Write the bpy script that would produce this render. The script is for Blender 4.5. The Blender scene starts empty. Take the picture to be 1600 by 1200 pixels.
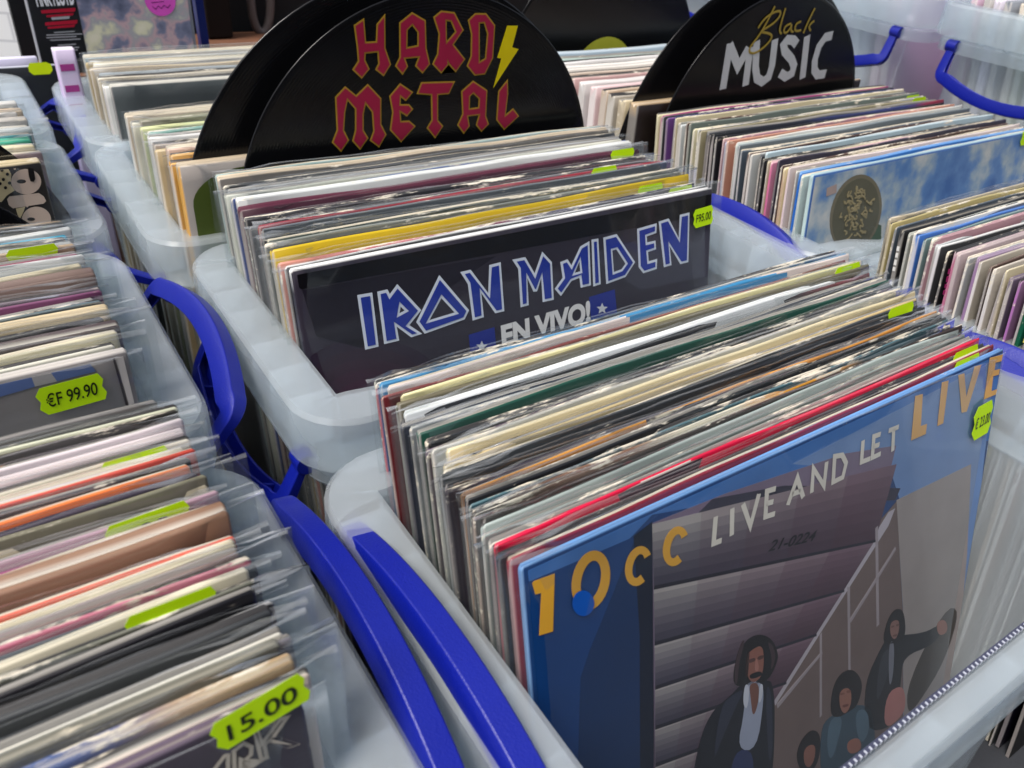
import bpy, math, random
from mathutils import Vector, Matrix, noise

sc = bpy.context.scene
COL = sc.collection
R = math.radians

# ------------------------------------------------------------------ camera
F_PX = 1248.3
CAM_POS = Vector((-0.1052, -0.1744, 0.2393))
YAW, PITCH, ROLL = -0.6423, -0.6005, 0.0962
fwd = Vector((math.cos(PITCH) * math.sin(-YAW), math.cos(PITCH) * math.cos(YAW), math.sin(PITCH)))
rt = fwd.cross(Vector((0, 0, 1))).normalized()
up = rt.cross(fwd)
c_, s_ = math.cos(ROLL), math.sin(ROLL)
rt, up = rt * c_ + up * s_, up * c_ - rt * s_
cam_data = bpy.data.cameras.new('camera')
cam = bpy.data.objects.new('camera', cam_data)
COL.objects.link(cam)
cam.matrix_world = Matrix(((rt.x, up.x, -fwd.x, CAM_POS.x), (rt.y, up.y, -fwd.y, CAM_POS.y),
                           (rt.z, up.z, -fwd.z, CAM_POS.z), (0, 0, 0, 1)))
cam_data.sensor_width = 36
cam_data.lens = F_PX / 1600 * 36
cam_data.clip_start = 0.01
cam_data.clip_end = 100
cam_data.dof.use_dof = True
cam_data.dof.focus_distance = 0.42
cam_data.dof.aperture_fstop = 17
sc.camera = cam

# ------------------------------------------------------------------ light
SUN_EL, SUN_AZ = R(60), R(-98)          # azimuth measured from +Y towards +X
world = bpy.data.worlds.new('World')
sc.world = world
world.use_nodes = True
wn = world.node_tree
wn.nodes.clear()
sky = wn.nodes.new('ShaderNodeTexSky')
sky.sky_type = 'NISHITA'
sky.sun_disc = False
sky.sun_elevation = SUN_EL
sky.sun_rotation = SUN_AZ
sky.air_density = 1.0
sky.dust_density = 3.0
bg = wn.nodes.new('ShaderNodeBackground')
bg.inputs['Strength'].default_value = 0.08
wo = wn.nodes.new('ShaderNodeOutputWorld')
hs = wn.nodes.new('ShaderNodeHueSaturation')     # high thin cloud: the blue is paled
hs.inputs['Saturation'].default_value = 0.45
wn.links.new(sky.outputs[0], hs.inputs['Color'])
wn.links.new(hs.outputs[0], bg.inputs[0])
wn.links.new(bg.outputs[0], wo.inputs[0])
sun_d = bpy.data.lights.new('sun', 'SUN')
sun_d.energy = 1.5
sun_d.angle = R(22)
sun_d.color = (1.0, 0.95, 0.88)
sun = bpy.data.objects.new('sun', sun_d)
COL.objects.link(sun)
sun_dir = Vector((math.sin(SUN_AZ) * math.cos(SUN_EL), math.cos(SUN_AZ) * math.cos(SUN_EL), math.sin(SUN_EL)))
sun.rotation_euler = sun_dir.to_track_quat('Z', 'Y').to_euler()

sc.view_settings.view_transform = 'Standard'
sc.view_settings.look = 'None'
sc.view_settings.exposure = 1.22
sc.view_settings.gamma = 1
sc.view_settings.use_curve_mapping = False
sc.cycles.max_bounces = 10
sc.cycles.diffuse_bounces = 4
sc.cycles.glossy_bounces = 4
sc.cycles.transmission_bounces = 6
sc.cycles.transparent_max_bounces = 40
sc.cycles.use_denoising = True
sc.cycles.caustics_reflective = False
sc.cycles.caustics_refractive = False


# ------------------------------------------------------------------ helpers
def lin(h):
    v = [int(h[i:i + 2], 16) / 255 for i in (0, 2, 4)]
    return tuple(x / 12.92 if x <= 0.04045 else ((x + 0.055) / 1.055) ** 2.4 for x in v)


def ray(px, py):
    return (rt * ((px - 800) / F_PX) - up * ((py - 600) / F_PX) + fwd).normalized()


def at_y(px, py, y):
    d = ray(px, py)
    return CAM_POS + d * ((y - CAM_POS.y) / d.y)


def at_z(px, py, z):
    d = ray(px, py)
    return CAM_POS + d * ((z - CAM_POS.z) / d.z)


def link(o, parent=None):
    COL.objects.link(o)
    if parent is not None:
        o.parent = parent
    return o


def tag(o, label=None, cat=None, group=None, kind=None):
    if label: o['label'] = label
    if cat: o['category'] = cat
    if group: o['group'] = group
    if kind: o['kind'] = kind
    return o


def mesh_obj(name, verts, faces, mat, parent=None, smooth=False, loc=None):
    me = bpy.data.meshes.new(name)
    me.from_pydata([tuple(v) for v in verts], [], faces)
    me.validate()
    if mat is not None:
        for m in (mat if isinstance(mat, (list, tuple)) else [mat]):
            me.materials.append(m)
    if smooth:
        for p in me.polygons: p.use_smooth = True
    me.update()
    o = bpy.data.objects.new(name, me)
    link(o, parent)
    if loc is not None: o.location = loc
    return o


class MB:
    """collects shapes into one mesh"""
    def __init__(self):
        self.v, self.f, self.m = [], [], []

    def add(self, v, f, m=0):
        n = len(self.v)
        self.v += [tuple(x) for x in v]
        self.f += [tuple(i + n for i in q) for q in f]
        self.m += [m] * len(f)

    def box(self, a, b, m=0):
        (x0, y0, z0), (x1, y1, z1) = a, b
        self.add([(x0, y0, z0), (x1, y0, z0), (x1, y1, z0), (x0, y1, z0), (x0, y0, z1), (x1, y0, z1), (x1, y1, z1), (x0, y1, z1)],
                 [(0, 3, 2, 1), (4, 5, 6, 7), (0, 1, 5, 4), (1, 2, 6, 5), (2, 3, 7, 6), (3, 0, 4, 7)], m)

    def build(self, name, mat, parent=None, smooth=False, bevel=0):
        o = mesh_obj(name, self.v, self.f, mat, parent, smooth)
        for p, m in zip(o.data.polygons, self.m): p.material_index = m
        if bevel:
            b = o.modifiers.new('bevel', 'BEVEL'); b.width = bevel; b.segments = 2; b.limit_method = 'ANGLE'
        return o


# ------------------------------------------------------------------ materials
def new_mat(name):
    m = bpy.data.materials.new(name)
    m.use_nodes = True
    m.node_tree.nodes.clear()
    out = m.node_tree.nodes.new('ShaderNodeOutputMaterial')
    return m, m.node_tree.nodes, m.node_tree.links, out


def pr(nodes, **k):
    n = nodes.new('ShaderNodeBsdfPrincipled')
    for a, b in k.items(): n.inputs[a.replace('_', ' ')].default_value = b
    return n


def plain(name, hexcol, rough=0.5, spec=0.4, bump=0.0, bscale=300.0, vary=0.12, metallic=0.0):
    m, N, L, out = new_mat(name)
    p = pr(N, Roughness=rough, Specular_IOR_Level=spec, Metallic=metallic)
    tc = N.new('ShaderNodeTexCoord')
    nz = N.new('ShaderNodeTexNoise'); nz.inputs['Scale'].default_value = 45; nz.inputs['Detail'].default_value = 6
    L.new(tc.outputs['Object'], nz.inputs['Vector'])
    col = lin(hexcol)
    mx = N.new('ShaderNodeMix'); mx.data_type = 'RGBA'
    mx.inputs[6].default_value = (*[c * (1 - vary) for c in col], 1)
    mx.inputs[7].default_value = (*[min(1, c * (1 + vary)) for c in col], 1)
    L.new(nz.outputs['Fac'], mx.inputs[0]); L.new(mx.outputs[2], p.inputs['Base Color'])
    if bump:
        n2 = N.new('ShaderNodeTexNoise'); n2.inputs['Scale'].default_value = bscale; n2.inputs['Detail'].default_value = 3
        L.new(tc.outputs['Object'], n2.inputs['Vector'])
        b = N.new('ShaderNodeBump'); b.inputs['Strength'].default_value = bump; b.inputs['Distance'].default_value = 0.001
        L.new(n2.outputs['Fac'], b.inputs['Height']); L.new(b.outputs[0], p.inputs['Normal'])
    L.new(p.outputs[0], out.inputs[0])
    return m


_print = {}
def ink(hexcol, rough=0.35):
    if hexcol not in _print:
        _print[hexcol] = plain('ink_' + hexcol, hexcol, rough, 0.2, vary=0.16)
    return _print[hexcol]


def crate_material():
    m, N, L, out = new_mat('frosted_polypropylene')
    tc = N.new('ShaderNodeTexCoord')
    nz = N.new('ShaderNodeTexNoise'); nz.inputs['Scale'].default_value = 700; nz.inputs['Detail'].default_value = 2
    L.new(tc.outputs['Object'], nz.inputs['Vector'])
    n2 = N.new('ShaderNodeTexNoise'); n2.inputs['Scale'].default_value = 14; n2.inputs['Detail'].default_value = 5
    L.new(tc.outputs['Object'], n2.inputs['Vector'])
    b = N.new('ShaderNodeBump'); b.inputs['Strength'].default_value = 0.03; b.inputs['Distance'].default_value = 0.0004
    L.new(nz.outputs['Fac'], b.inputs['Height'])
    p = pr(N, Base_Color=(0.90, 0.94, 0.96, 1), Roughness=0.22, Specular_IOR_Level=0.7)
    L.new(b.outputs[0], p.inputs['Normal'])
    tl = N.new('ShaderNodeBsdfTranslucent'); tl.inputs['Color'].default_value = (0.84, 0.89, 0.92, 1)
    mx1 = N.new('ShaderNodeMixShader'); mx1.inputs[0].default_value = 0.5
    L.new(p.outputs[0], mx1.inputs[1]); L.new(tl.outputs[0], mx1.inputs[2])
    tr = N.new('ShaderNodeBsdfTransparent'); tr.inputs['Color'].default_value = (0.93, 0.96, 0.98, 1)
    mr = N.new('ShaderNodeMapRange'); mr.inputs['To Min'].default_value = 0.70; mr.inputs['To Max'].default_value = 0.73
    L.new(n2.outputs['Fac'], mr.inputs['Value'])
    mx = N.new('ShaderNodeMixShader')
    L.new(mr.outputs[0], mx.inputs[0])
    L.new(mx1.outputs[0], mx.inputs[1]); L.new(tr.outputs[0], mx.inputs[2])
    L.new(mx.outputs[0], out.inputs[0])
    return m


def film_material(name, haze, extra):
    m, N, L, out = new_mat(name)
    tc = N.new('ShaderNodeTexCoord')
    oi = N.new('ShaderNodeObjectInfo')
    add = N.new('ShaderNodeVectorMath'); add.operation = 'ADD'
    L.new(tc.outputs['Object'], add.inputs[0]); L.new(oi.outputs['Location'], add.inputs[1])
    nz = N.new('ShaderNodeTexNoise'); nz.inputs['Scale'].default_value = 22; nz.inputs['Detail'].default_value = 3
    nz.inputs['Distortion'].default_value = 0.6
    L.new(add.outputs[0], nz.inputs['Vector'])
    b = N.new('ShaderNodeBump'); b.inputs['Strength'].default_value = 0.15; b.inputs['Distance'].default_value = 0.003
    L.new(nz.outputs['Fac'], b.inputs['Height'])
    gl = N.new('ShaderNodeBsdfGlossy'); gl.inputs['Roughness'].default_value = 0.08
    gl.inputs['Color'].default_value = (0.95, 0.97, 1, 1)
    L.new(b.outputs[0], gl.inputs['Normal'])
    df = N.new('ShaderNodeBsdfDiffuse'); df.inputs['Color'].default_value = (0.8, 0.82, 0.84, 1)
    tr = N.new('ShaderNodeBsdfTransparent'); tr.inputs['Color'].default_value = (0.97, 0.98, 0.98, 1)
    m1 = N.new('ShaderNodeMixShader'); m1.inputs[0].default_value = haze
    L.new(tr.outputs[0], m1.inputs[1]); L.new(df.outputs[0], m1.inputs[2])
    fr = N.new('ShaderNodeFresnel')            # a thin sheet reflects alike from both sides
    ge = N.new('ShaderNodeNewGeometry')
    io = N.new('ShaderNodeMapRange'); io.inputs['To Min'].default_value = 1.46; io.inputs['To Max'].default_value = 1 / 1.46
    L.new(ge.outputs['Backfacing'], io.inputs['Value']); L.new(io.outputs[0], fr.inputs['IOR'])
    ad = N.new('ShaderNodeMath'); ad.operation = 'ADD'; ad.inputs[1].default_value = extra; ad.use_clamp = True
    L.new(fr.outputs[0], ad.inputs[0])
    m2 = N.new('ShaderNodeMixShader')
    L.new(ad.outputs[0], m2.inputs[0]); L.new(m1.outputs[0], m2.inputs[1]); L.new(gl.outputs[0], m2.inputs[2])
    L.new(m2.outputs[0], out.inputs[0])
    return m


def cover_material():
    m, N, L, out = new_mat('printed_cardboard')
    tint = N.new('ShaderNodeAttribute'); tint.attribute_name = 'tint'
    wear = N.new('ShaderNodeAttribute'); wear.attribute_name = 'wear'
    tc = N.new('ShaderNodeTexCoord')
    oi = N.new('ShaderNodeObjectInfo')
    mul = N.new('ShaderNodeMath'); mul.operation = 'MULTIPLY'; mul.inputs[1].default_value = 37.0
    L.new(oi.outputs['Random'], mul.inputs[0])
    add = N.new('ShaderNodeVectorMath'); add.operation = 'ADD'
    L.new(tc.outputs['Object'], add.inputs[0]); L.new(mul.outputs[0], add.inputs[1])
    # coarse chips along the fold
    n1 = N.new('ShaderNodeTexNoise'); n1.inputs['Scale'].default_value = 120; n1.inputs['Detail'].default_value = 7
    n1.inputs['Roughness'].default_value = 0.7
    mp = N.new('ShaderNodeMapping'); mp.inputs['Scale'].default_value = (0.35, 2.2, 1.6)
    L.new(add.outputs[0], mp.inputs['Vector']); L.new(mp.outputs[0], n1.inputs['Vector'])
    ws = N.new('ShaderNodeMath'); ws.operation = 'MULTIPLY_ADD'
    L.new(wear.outputs['Fac'], ws.inputs[0]); ws.inputs[1].default_value = 0.42
    L.new(n1.outputs['Fac'], ws.inputs[2])
    mr = N.new('ShaderNodeMapRange'); mr.inputs['From Min'].default_value = 0.74; mr.inputs['From Max'].default_value = 0.82
    L.new(ws.outputs[0], mr.inputs['Value'])
    # printed variation running along the sleeve
    n2 = N.new('ShaderNodeTexNoise'); n2.inputs['Scale'].default_value = 11; n2.inputs['Detail'].default_value = 4
    L.new(add.outputs[0], n2.inputs['Vector'])
    mr2 = N.new('ShaderNodeMapRange'); mr2.inputs['To Min'].default_value = 0.72; mr2.inputs['To Max'].default_value = 1.22
    L.new(n2.outputs['Fac'], mr2.inputs['Value'])
    vm = N.new('ShaderNodeVectorMath'); vm.operation = 'SCALE'
    L.new(tint.outputs['Color'], vm.inputs[0]); L.new(mr2.outputs[0], vm.inputs['Scale'])
    n3 = N.new('ShaderNodeTexNoise'); n3.inputs['Scale'].default_value = 30; n3.inputs['Detail'].default_value = 2
    L.new(add.outputs[0], n3.inputs['Vector'])
    cr = N.new('ShaderNodeMix'); cr.data_type = 'RGBA'
    cr.inputs[6].default_value = (0.62, 0.52, 0.36, 1); cr.inputs[7].default_value = (0.78, 0.75, 0.68, 1)
    L.new(n3.outputs['Fac'], cr.inputs[0])
    mx = N.new('ShaderNodeMix'); mx.data_type = 'RGBA'
    L.new(mr.outputs[0], mx.inputs[0]); L.new(vm.outputs[0], mx.inputs[6]); L.new(cr.outputs[2], mx.inputs[7])
    p = pr(N, Roughness=0.42, Specular_IOR_Level=0.4)
    L.new(mx.outputs[2], p.inputs['Base Color'])
    b = N.new('ShaderNodeBump'); b.inputs['Strength'].default_value = 0.3; b.inputs['Distance'].default_value = 0.0006
    L.new(n1.outputs['Fac'], b.inputs['Height']); L.new(b.outputs[0], p.inputs['Normal'])
    L.new(p.outputs[0], out.inputs[0])
    return m


def vinyl_material():
    m, N, L, out = new_mat('black_vinyl')
    tc = N.new('ShaderNodeTexCoord')
    w = N.new('ShaderNodeTexWave'); w.wave_type = 'RINGS'; w.rings_direction = 'Y'
    w.inputs['Scale'].default_value = 160; w.inputs['Distortion'].default_value = 0.2
    L.new(tc.outputs['Object'], w.inputs['Vector'])
    b = N.new('ShaderNodeBump'); b.inputs['Strength'].default_value = 0.12; b.inputs['Distance'].default_value = 0.0004
    L.new(w.outputs['Fac'], b.inputs['Height'])
    p = pr(N, Base_Color=(0.005, 0.005, 0.006, 1), Roughness=0.18, Specular_IOR_Level=0.25)
    L.new(b.outputs[0], p.inputs['Normal'])
    L.new(p.outputs[0], out.inputs[0])
    return m


M_CRATE = crate_material()
M_FILM = film_material('clear_film', 0.012, 0.0)
M_FILM_EDGE = film_material('clear_film_edge', 0.16, 0.05)
M_COVER = cover_material()
M_VINYL = vinyl_material()
M_BLUE = plain('blue_handle_plastic', '081888', 0.40, 0.45, bump=0.22, bscale=1100, vary=0.06)
M_NEON = plain('neon_sticker_paper', 'b4dc08', 0.6, 0.2, vary=0.03)
M_PEN = ink('1c2410')

# ------------------------------------------------------------------ flat print shapes
def clean(pts):
    a = sum(pts[i][0] * pts[(i + 1) % len(pts)][1] - pts[(i + 1) % len(pts)][0] * pts[i][1] for i in range(len(pts)))
    return pts if a > 0 else pts[::-1]


def inset(pts, d):
    """shrink a counter-clockwise outline by d (negative d grows it)"""
    n = len(pts); res = []
    for i in range(n):
        p0, p1, p2 = (Vector(pts[i - 1]), Vector(pts[i]), Vector(pts[(i + 1) % n]))
        e1, e2 = (p1 - p0), (p2 - p1)
        if e1.length < 1e-9 or e2.length < 1e-9:
            res.append(tuple(p1)); continue
        e1.normalize(); e2.normalize()
        n1, n2 = Vector((-e1.y, e1.x)), Vector((-e2.y, e2.x))
        b = n1 + n2
        if b.length < 1e-6: b = n1.copy()
        b.normalize()
        k = max(0.45, b.dot(n1))
        res.append(tuple(p1 + b * (d / k)))
    return res


def curve_mesh(cu, name):
    o = bpy.data.objects.new(name, cu)
    COL.objects.link(o)
    dg = bpy.context.evaluated_depsgraph_get()
    dg.update()
    me = bpy.data.meshes.new_from_object(o.evaluated_get(dg))
    vs = [tuple(v.co) for v in me.vertices]
    fs = [tuple(p.vertices) for p in me.polygons]
    bpy.data.objects.remove(o); bpy.data.curves.remove(cu); bpy.data.meshes.remove(me)
    return vs, fs


def fill(loops, ex=0.00005):
    cu = bpy.data.curves.new('fill', 'CURVE')
    cu.dimensions = '2D'; cu.fill_mode = 'BOTH'; cu.extrude = ex
    for lp in loops:
        s = cu.splines.new('POLY'); s.points.add(len(lp) - 1)
        for p, q in zip(s.points, lp): p.co = (q[0], q[1], 0, 1)
        s.use_cyclic_u = True
    return curve_mesh(cu, 'fill')


def ribbon(line, w):
    P = [Vector(p) for p in line]
    closed = (P[0] - P[-1]).length < 1e-7
    L_, R_ = [], []
    for i, p in enumerate(P):
        a = (p - P[i - 1]).normalized() if i else None
        b = (P[i + 1] - p).normalized() if i < len(P) - 1 else None
        if a is None: a = b if not closed else (P[-1] - P[-2]).normalized()
        if b is None: b = a if not closed else (P[1] - P[0]).normalized()
        na, nb = Vector((-a.y, a.x)), Vector((-b.y, b.x))
        m = na + nb
        if m.length < 1e-4: m = na.copy()
        m.normalize()
        k = w / 2 / max(0.38, m.dot(na))
        L_.append(p + m * k); R_.append(p - m * k)
    vs, fs = [], []
    for l, r in zip(L_, R_): vs += [(l.x, l.y, 0), (r.x, r.y, 0)]
    for i in range(len(P) - 1): fs.append((2 * i, 2 * i + 1, 2 * i + 3, 2 * i + 2))
    return vs, fs


def stroke(line, width, smooth=False):
    if not smooth: return ribbon(line, width)
    return tube(line, width, smooth)


def tube(line, width, smooth=False):
    cu = bpy.data.curves.new('stroke', 'CURVE')
    cu.dimensions = '3D'; cu.bevel_depth = width / 2; cu.bevel_resolution = 2; cu.use_fill_caps = True
    s = cu.splines.new('NURBS' if smooth else 'POLY'); s.points.add(len(line) - 1)
    for p, q in zip(s.points, line): p.co = (q[0], q[1], 0, 1)
    if smooth:
        s.order_u = 3; s.use_endpoint_u = True; s.resolution_u = 6
    vs, fs = curve_mesh(cu, 'stroke')
    return [(x, y, z * 0.0003 / width) for x, y, z in vs], fs


def text_shape(txt, bold=0.0, shear=0.0):
    cu = bpy.data.curves.new('words', 'FONT')
    cu.body = txt; cu.size = 1; cu.offset = bold; cu.shear = shear
    vs, fs = curve_mesh(cu, 'words')
    xs = [v[0] for v in vs]; ys = [v[1] for v in vs]
    return vs, fs, min(xs), max(xs), min(ys), max(ys)


class Sheet:
    """the front face of a thing, addressed either in its own metres or by where a photo pixel meets it"""
    def __init__(self, root, y_front):
        self.root, self.yf = root, y_front
        bpy.context.view_layer.update()
        mw = root.matrix_basis.copy()
        self.inv = mw.inverted()
        self.o = mw @ Vector((0, y_front, 0))
        self.n = (mw.to_3x3() @ Vector((0, -1, 0))).normalized()

    def uv(self, px, py):
        d = ray(px, py)
        t = (self.o - CAM_POS).dot(self.n) / d.dot(self.n)
        q = self.inv @ (CAM_POS + d * t)
        return (q.x, q.z)

    def conv(self, pts, sc_=1.0, ox=0.0, oy=0.0):
        return [self.uv(x / sc_ + ox, y / sc_ + oy) for x, y in pts]

    def put(self, mb, vs, fs, lift, m=0):
        mb.add([(x, self.yf - lift - z, y) for x, y, z in vs], fs, m)

    def words(self, mb, txt, p0, p1, height, lift, bold=0.0, shear=0.0, m=0):
        """baseline from pixel p0 to pixel p1, glyph height in metres"""
        a, b = Vector(self.uv(*p0)), Vector(self.uv(*p1))
        vs, fs, x0, x1, y0, y1 = text_shape(txt, bold, shear)
        ex = (b - a); L_ = ex.length; ex.normalize(); ey = Vector((-ex.y, ex.x))
        sx, sy = L_ / (x1 - x0), height / 0.7
        out = []
        for x, y, z in vs:
            q = a + ex * ((x - x0) * sx) + ey * (y * sy)
            out.append((q.x, q.y, z))
        self.put(mb, out, fs, lift, m)


def clip(loop, x0, x1, z0, z1):
    for ax, lim, sg in ((0, x0, 1), (0, x1, -1), (1, z0, 1), (1, z1, -1)):
        res = []
        for k in range(len(loop)):
            p, q = loop[k - 1], loop[k]
            ip, iq = sg * (p[ax] - lim) >= 0, sg * (q[ax] - lim) >= 0
            if ip != iq:
                t = (lim - p[ax]) / (q[ax] - p[ax])
                res.append((p[0] + (q[0] - p[0]) * t, p[1] + (q[1] - p[1]) * t))
            if iq: res.append(q)
        loop = res
        if len(loop) < 3: return []
    return loop


def art(root, sheet, name, items, label=None, bounds=None):
    """items: (colour, lift, [loops]) -> one printed part made of flat filled outlines"""
    mats, mb = [], MB()
    for colr, lift, loops in items:
        if bounds:
            loops = [l for l in (clip(l, *bounds) for l in loops) if len(l) > 2]
            if not loops: continue
        if colr not in mats: mats.append(colr)
        vs, fs = fill(loops)
        sheet.put(mb, vs, fs, lift, mats.index(colr))
    o = mb.build(name, [ink(c) for c in mats], root)
    if label: o['label'] = label
    return o


def ellipse(cx, cy, rx, ry, n=28, a0=0.0, a1=2 * math.pi, rot=0.0):
    full = abs(a1 - a0 - 2 * math.pi) < 1e-6
    k = n if full else n + 1
    res = []
    for i in range(k):
        a = a0 + (a1 - a0) * i / n
        x, y = rx * math.cos(a), ry * math.sin(a)
        res.append((cx + x * math.cos(rot) - y * math.sin(rot), cy + x * math.sin(rot) + y * math.cos(rot)))
    return res


# ------------------------------------------------------------------ record sleeves
LP = 0.315
XSEG = 22


def cover_mesh(W, H, t, front, edge, spine, rnd, warp, wear, bands=None):
    """one closed cardboard sleeve, origin at the middle of its bottom edge"""
    d = rnd.uniform(-0.0012, 0.0012) * (0 if warp == 0 else 1)
    da, db = min(0, d), min(0, -d)
    prof = [(-t / 2, 0.0), (-t / 2, H * 0.5), (-t / 2, H - 0.012), (-t / 2, H - 0.0012 + da), (-t * 0.36, H + da), (-t * 0.16, H - 0.0005 + da), (0, H - 0.0032),
            (t * 0.16, H - 0.0005 + db), (t * 0.36, H + db), (t / 2, H - 0.0012 + db), (t / 2, H - 0.012), (t / 2, 0.0)]
    inner = rnd.choice(('d8d4c8', 'b8b0a0', '2a2826', '1a1a1c', None, None))
    second = rnd.choice((None, None, 'c8beaa', '8a8680', '3a3838')) if warp else None
    n = len(prof)
    ph = rnd.uniform(0, 99)
    verts, cols, wr = [], [], []
    f, e, s = lin(front), lin(edge), (lin(spine) if isinstance(spine, str) else spine)
    us = [0.0, 0.0035] + [k / (XSEG - 2) for k in range(1, XSEG - 2)] + [0.9965, 1.0]
    for i in range(XSEG + 1):
        u = us[i]
        x = -W / 2 + W * u
        dy = warp * 0.0030 * noise.noise((u * 1.6 + ph, ph, 0)) * 1.6
        dz = warp * 0.0012 * noise.noise((u * 5 + ph, 3.3, ph))
        ei = min(i, XSEG - i)
        endk = 0 if ei == 0 else 2
        pinch = (0.62, 0.84, 0.96, 1.0)[min(ei, 3)]
        drop = 0.0012 if ei == 0 else 0.0
        if bands:
            k = u * (len(bands) - 1); j = min(int(k), len(bands) - 2)
            a, b = lin(bands[j]), lin(bands[j + 1]); q = min(1, max(0, (k - j - 0.35) / 0.3))
            ff = tuple(a[c] * (1 - q) + b[c] * q for c in range(3)); ee = tuple(0.5 * (ff[c] + ff[c]) for c in range(3))
        else:
            ff, ee = f, e
        for j, (py, pz) in enumerate(prof):
            hk = pz / H
            verts.append((x, py * pinch + dy * hk, (pz - drop * (pz > 0.5 * H)) + dz * hk))
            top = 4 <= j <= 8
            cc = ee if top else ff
            if j == 6: cc = lin(inner) if inner else tuple(c * 0.6 for c in ff)
            if j in (7, 8) and second: cc = lin(second)
            if i == 0: cc = s if not top else ee
            cols.append((*cc, 1))
            w = wear * (0.2 if j == 6 else 1.0 if top else (0.75 if j in (3, 9) else (0.12 if j in (2, 10) else 0.05)))
            if endk < 0.5: w = max(w, wear * 0.85)
            wr.append(w * (0.75 + 0.5 * noise.noise((u * 9 + ph, 7.7, ph))))
    faces = []
    for i in range(XSEG):
        for j in range(n):
            a, b = i * n + j, i * n + (j + 1) % n
            faces.append((a, a + n, b + n, b))
    faces.append(tuple(range(n)))
    faces.append(tuple(XSEG * n + j for j in reversed(range(n))))
    me = bpy.data.meshes.new('record_sleeve')
    me.from_pydata(verts, [], faces)
    me.materials.append(M_COVER)
    ca = me.attributes.new('tint', 'FLOAT_COLOR', 'POINT')
    wa = me.attributes.new('wear', 'FLOAT', 'POINT')
    ca, wa = me.attributes['tint'], me.attributes['wear']
    for k, c in enumerate(cols): ca.data[k].color = c
    for k, c in enumerate(wr): wa.data[k].value = c
    for p in me.polygons: p.use_smooth = len(p.vertices) == 4
    me.update()
    return me


def film_mesh(W, H, t, rnd, left, right, top, calm=False):
    """open-topped clear outer sleeve: front and back sheet joined at the sides, with a creased mouth"""
    nx, rows = 26, [0.0, 0.5, 0.8, 0.93, 0.975, 1.0]
    ph = rnd.uniform(0, 99)
    x0, x1 = -W / 2 - left, W / 2 + right
    verts, faces, mi = [], [], []
    tilt = rnd.uniform(-0.003, 0.003)

    def sheet(side):
        base = len(verts)
        for ri, rr in enumerate(rows):
            for i in range(nx + 1):
                u = i / nx
                endk = min(u, 1 - u)
                y = side * (t / 2 + (0.0017 if calm else 0.0007)) * min(1, endk * 14 + 0.02)
                amp = 0.0003 if calm else 0.0004
                y += amp * noise.noise((u * 8 + ph, rr * 3, side * 2)) * min(1, endk * 10) * side
                hh = H + top + tilt * (u - 0.5) * 2 + (0.0012 * noise.noise((u * 7 + ph, side * 1.7, 1)) + 0.0006 * noise.noise((u * 23 + ph, side, 5)))
                if rr > 0.9 and endk * nx < 2.2:
                    hh -= 0.002 * rnd.random()
                    y += rnd.uniform(-0.0012, 0.0012)
                if rr == 1.0: y += rnd.uniform(-0.0004, 0.0004)
                z = hh * rr if rr < 0.95 else (hh - (1.0 - rr) * 0.03)
                verts.append((x0 + (x1 - x0) * u, y, z))
        for ri in range(len(rows) - 1):
            for i in range(nx):
                a = base + ri * (nx + 1) + i
                q = (a, a + 1, a + nx + 2, a + nx + 1)
                faces.append(q if side < 0 else q[::-1]); mi.append(1 if ri == len(rows) - 2 else 0)
    sheet(-1); sheet(1)
    me = bpy.data.meshes.new('plastic_cover')
    me.from_pydata(verts, [], faces)
    me.materials.append(M_FILM); me.materials.append(M_FILM_EDGE)
    for p, k in zip(me.polygons, mi):
        p.material_index = k; p.use_smooth = True
    me.update()
    return me


def sticker_outline(w, h):
    c = h * 0.18
    return [(-w / 2 + c, -h / 2), (w / 2 - c * 0.6, -h / 2), (w / 2, -h / 2 + c * 1.4), (w / 2 - c * 0.5, 0), (w / 2, h / 2 - c * 1.4),
            (w / 2 - c * 0.6, h / 2), (-w / 2 + c, h / 2), (-w / 2, h / 2 - c * 1.4), (-w / 2 + c * 0.5, 0), (-w / 2, -h / 2 + c * 1.4)]


def add_sticker(root, yf, cx, cz, w=0.024, h=0.012, rot=0.0, words=None, wheight=0.006, fold=None):
    cs, sn = math.cos(rot), math.sin(rot)
    pts = [(cx + x * cs - y * sn, cz + x * sn + y * cs) for x, y in sticker_outline(w, h)]
    vs, fs = fill([clean(pts)])
    lf = 0.0024 if words else 0.0012
    o = mesh_obj('price_sticker', [(x, yf - lf - z, y) for x, y, z in vs], fs, M_NEON, root)
    if words:
        v2, f2, a0, a1, b0, b1 = text_shape(words, 0.01, 0.15)
        s = w * min(0.76, 0.16 * len(words)) / (a1 - a0)
        out = []
        for x, y, z in v2:
            X, Y = (x - (a0 + a1) / 2) * s, (y - 0.35) * wheight / 0.7
            out.append((cx + X * cs - Y * sn, yf - lf - 0.0003 - z, cz + X * sn + Y * cs))
        mesh_obj('price_print', out, f2, M_PEN, o)
    return o


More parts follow.
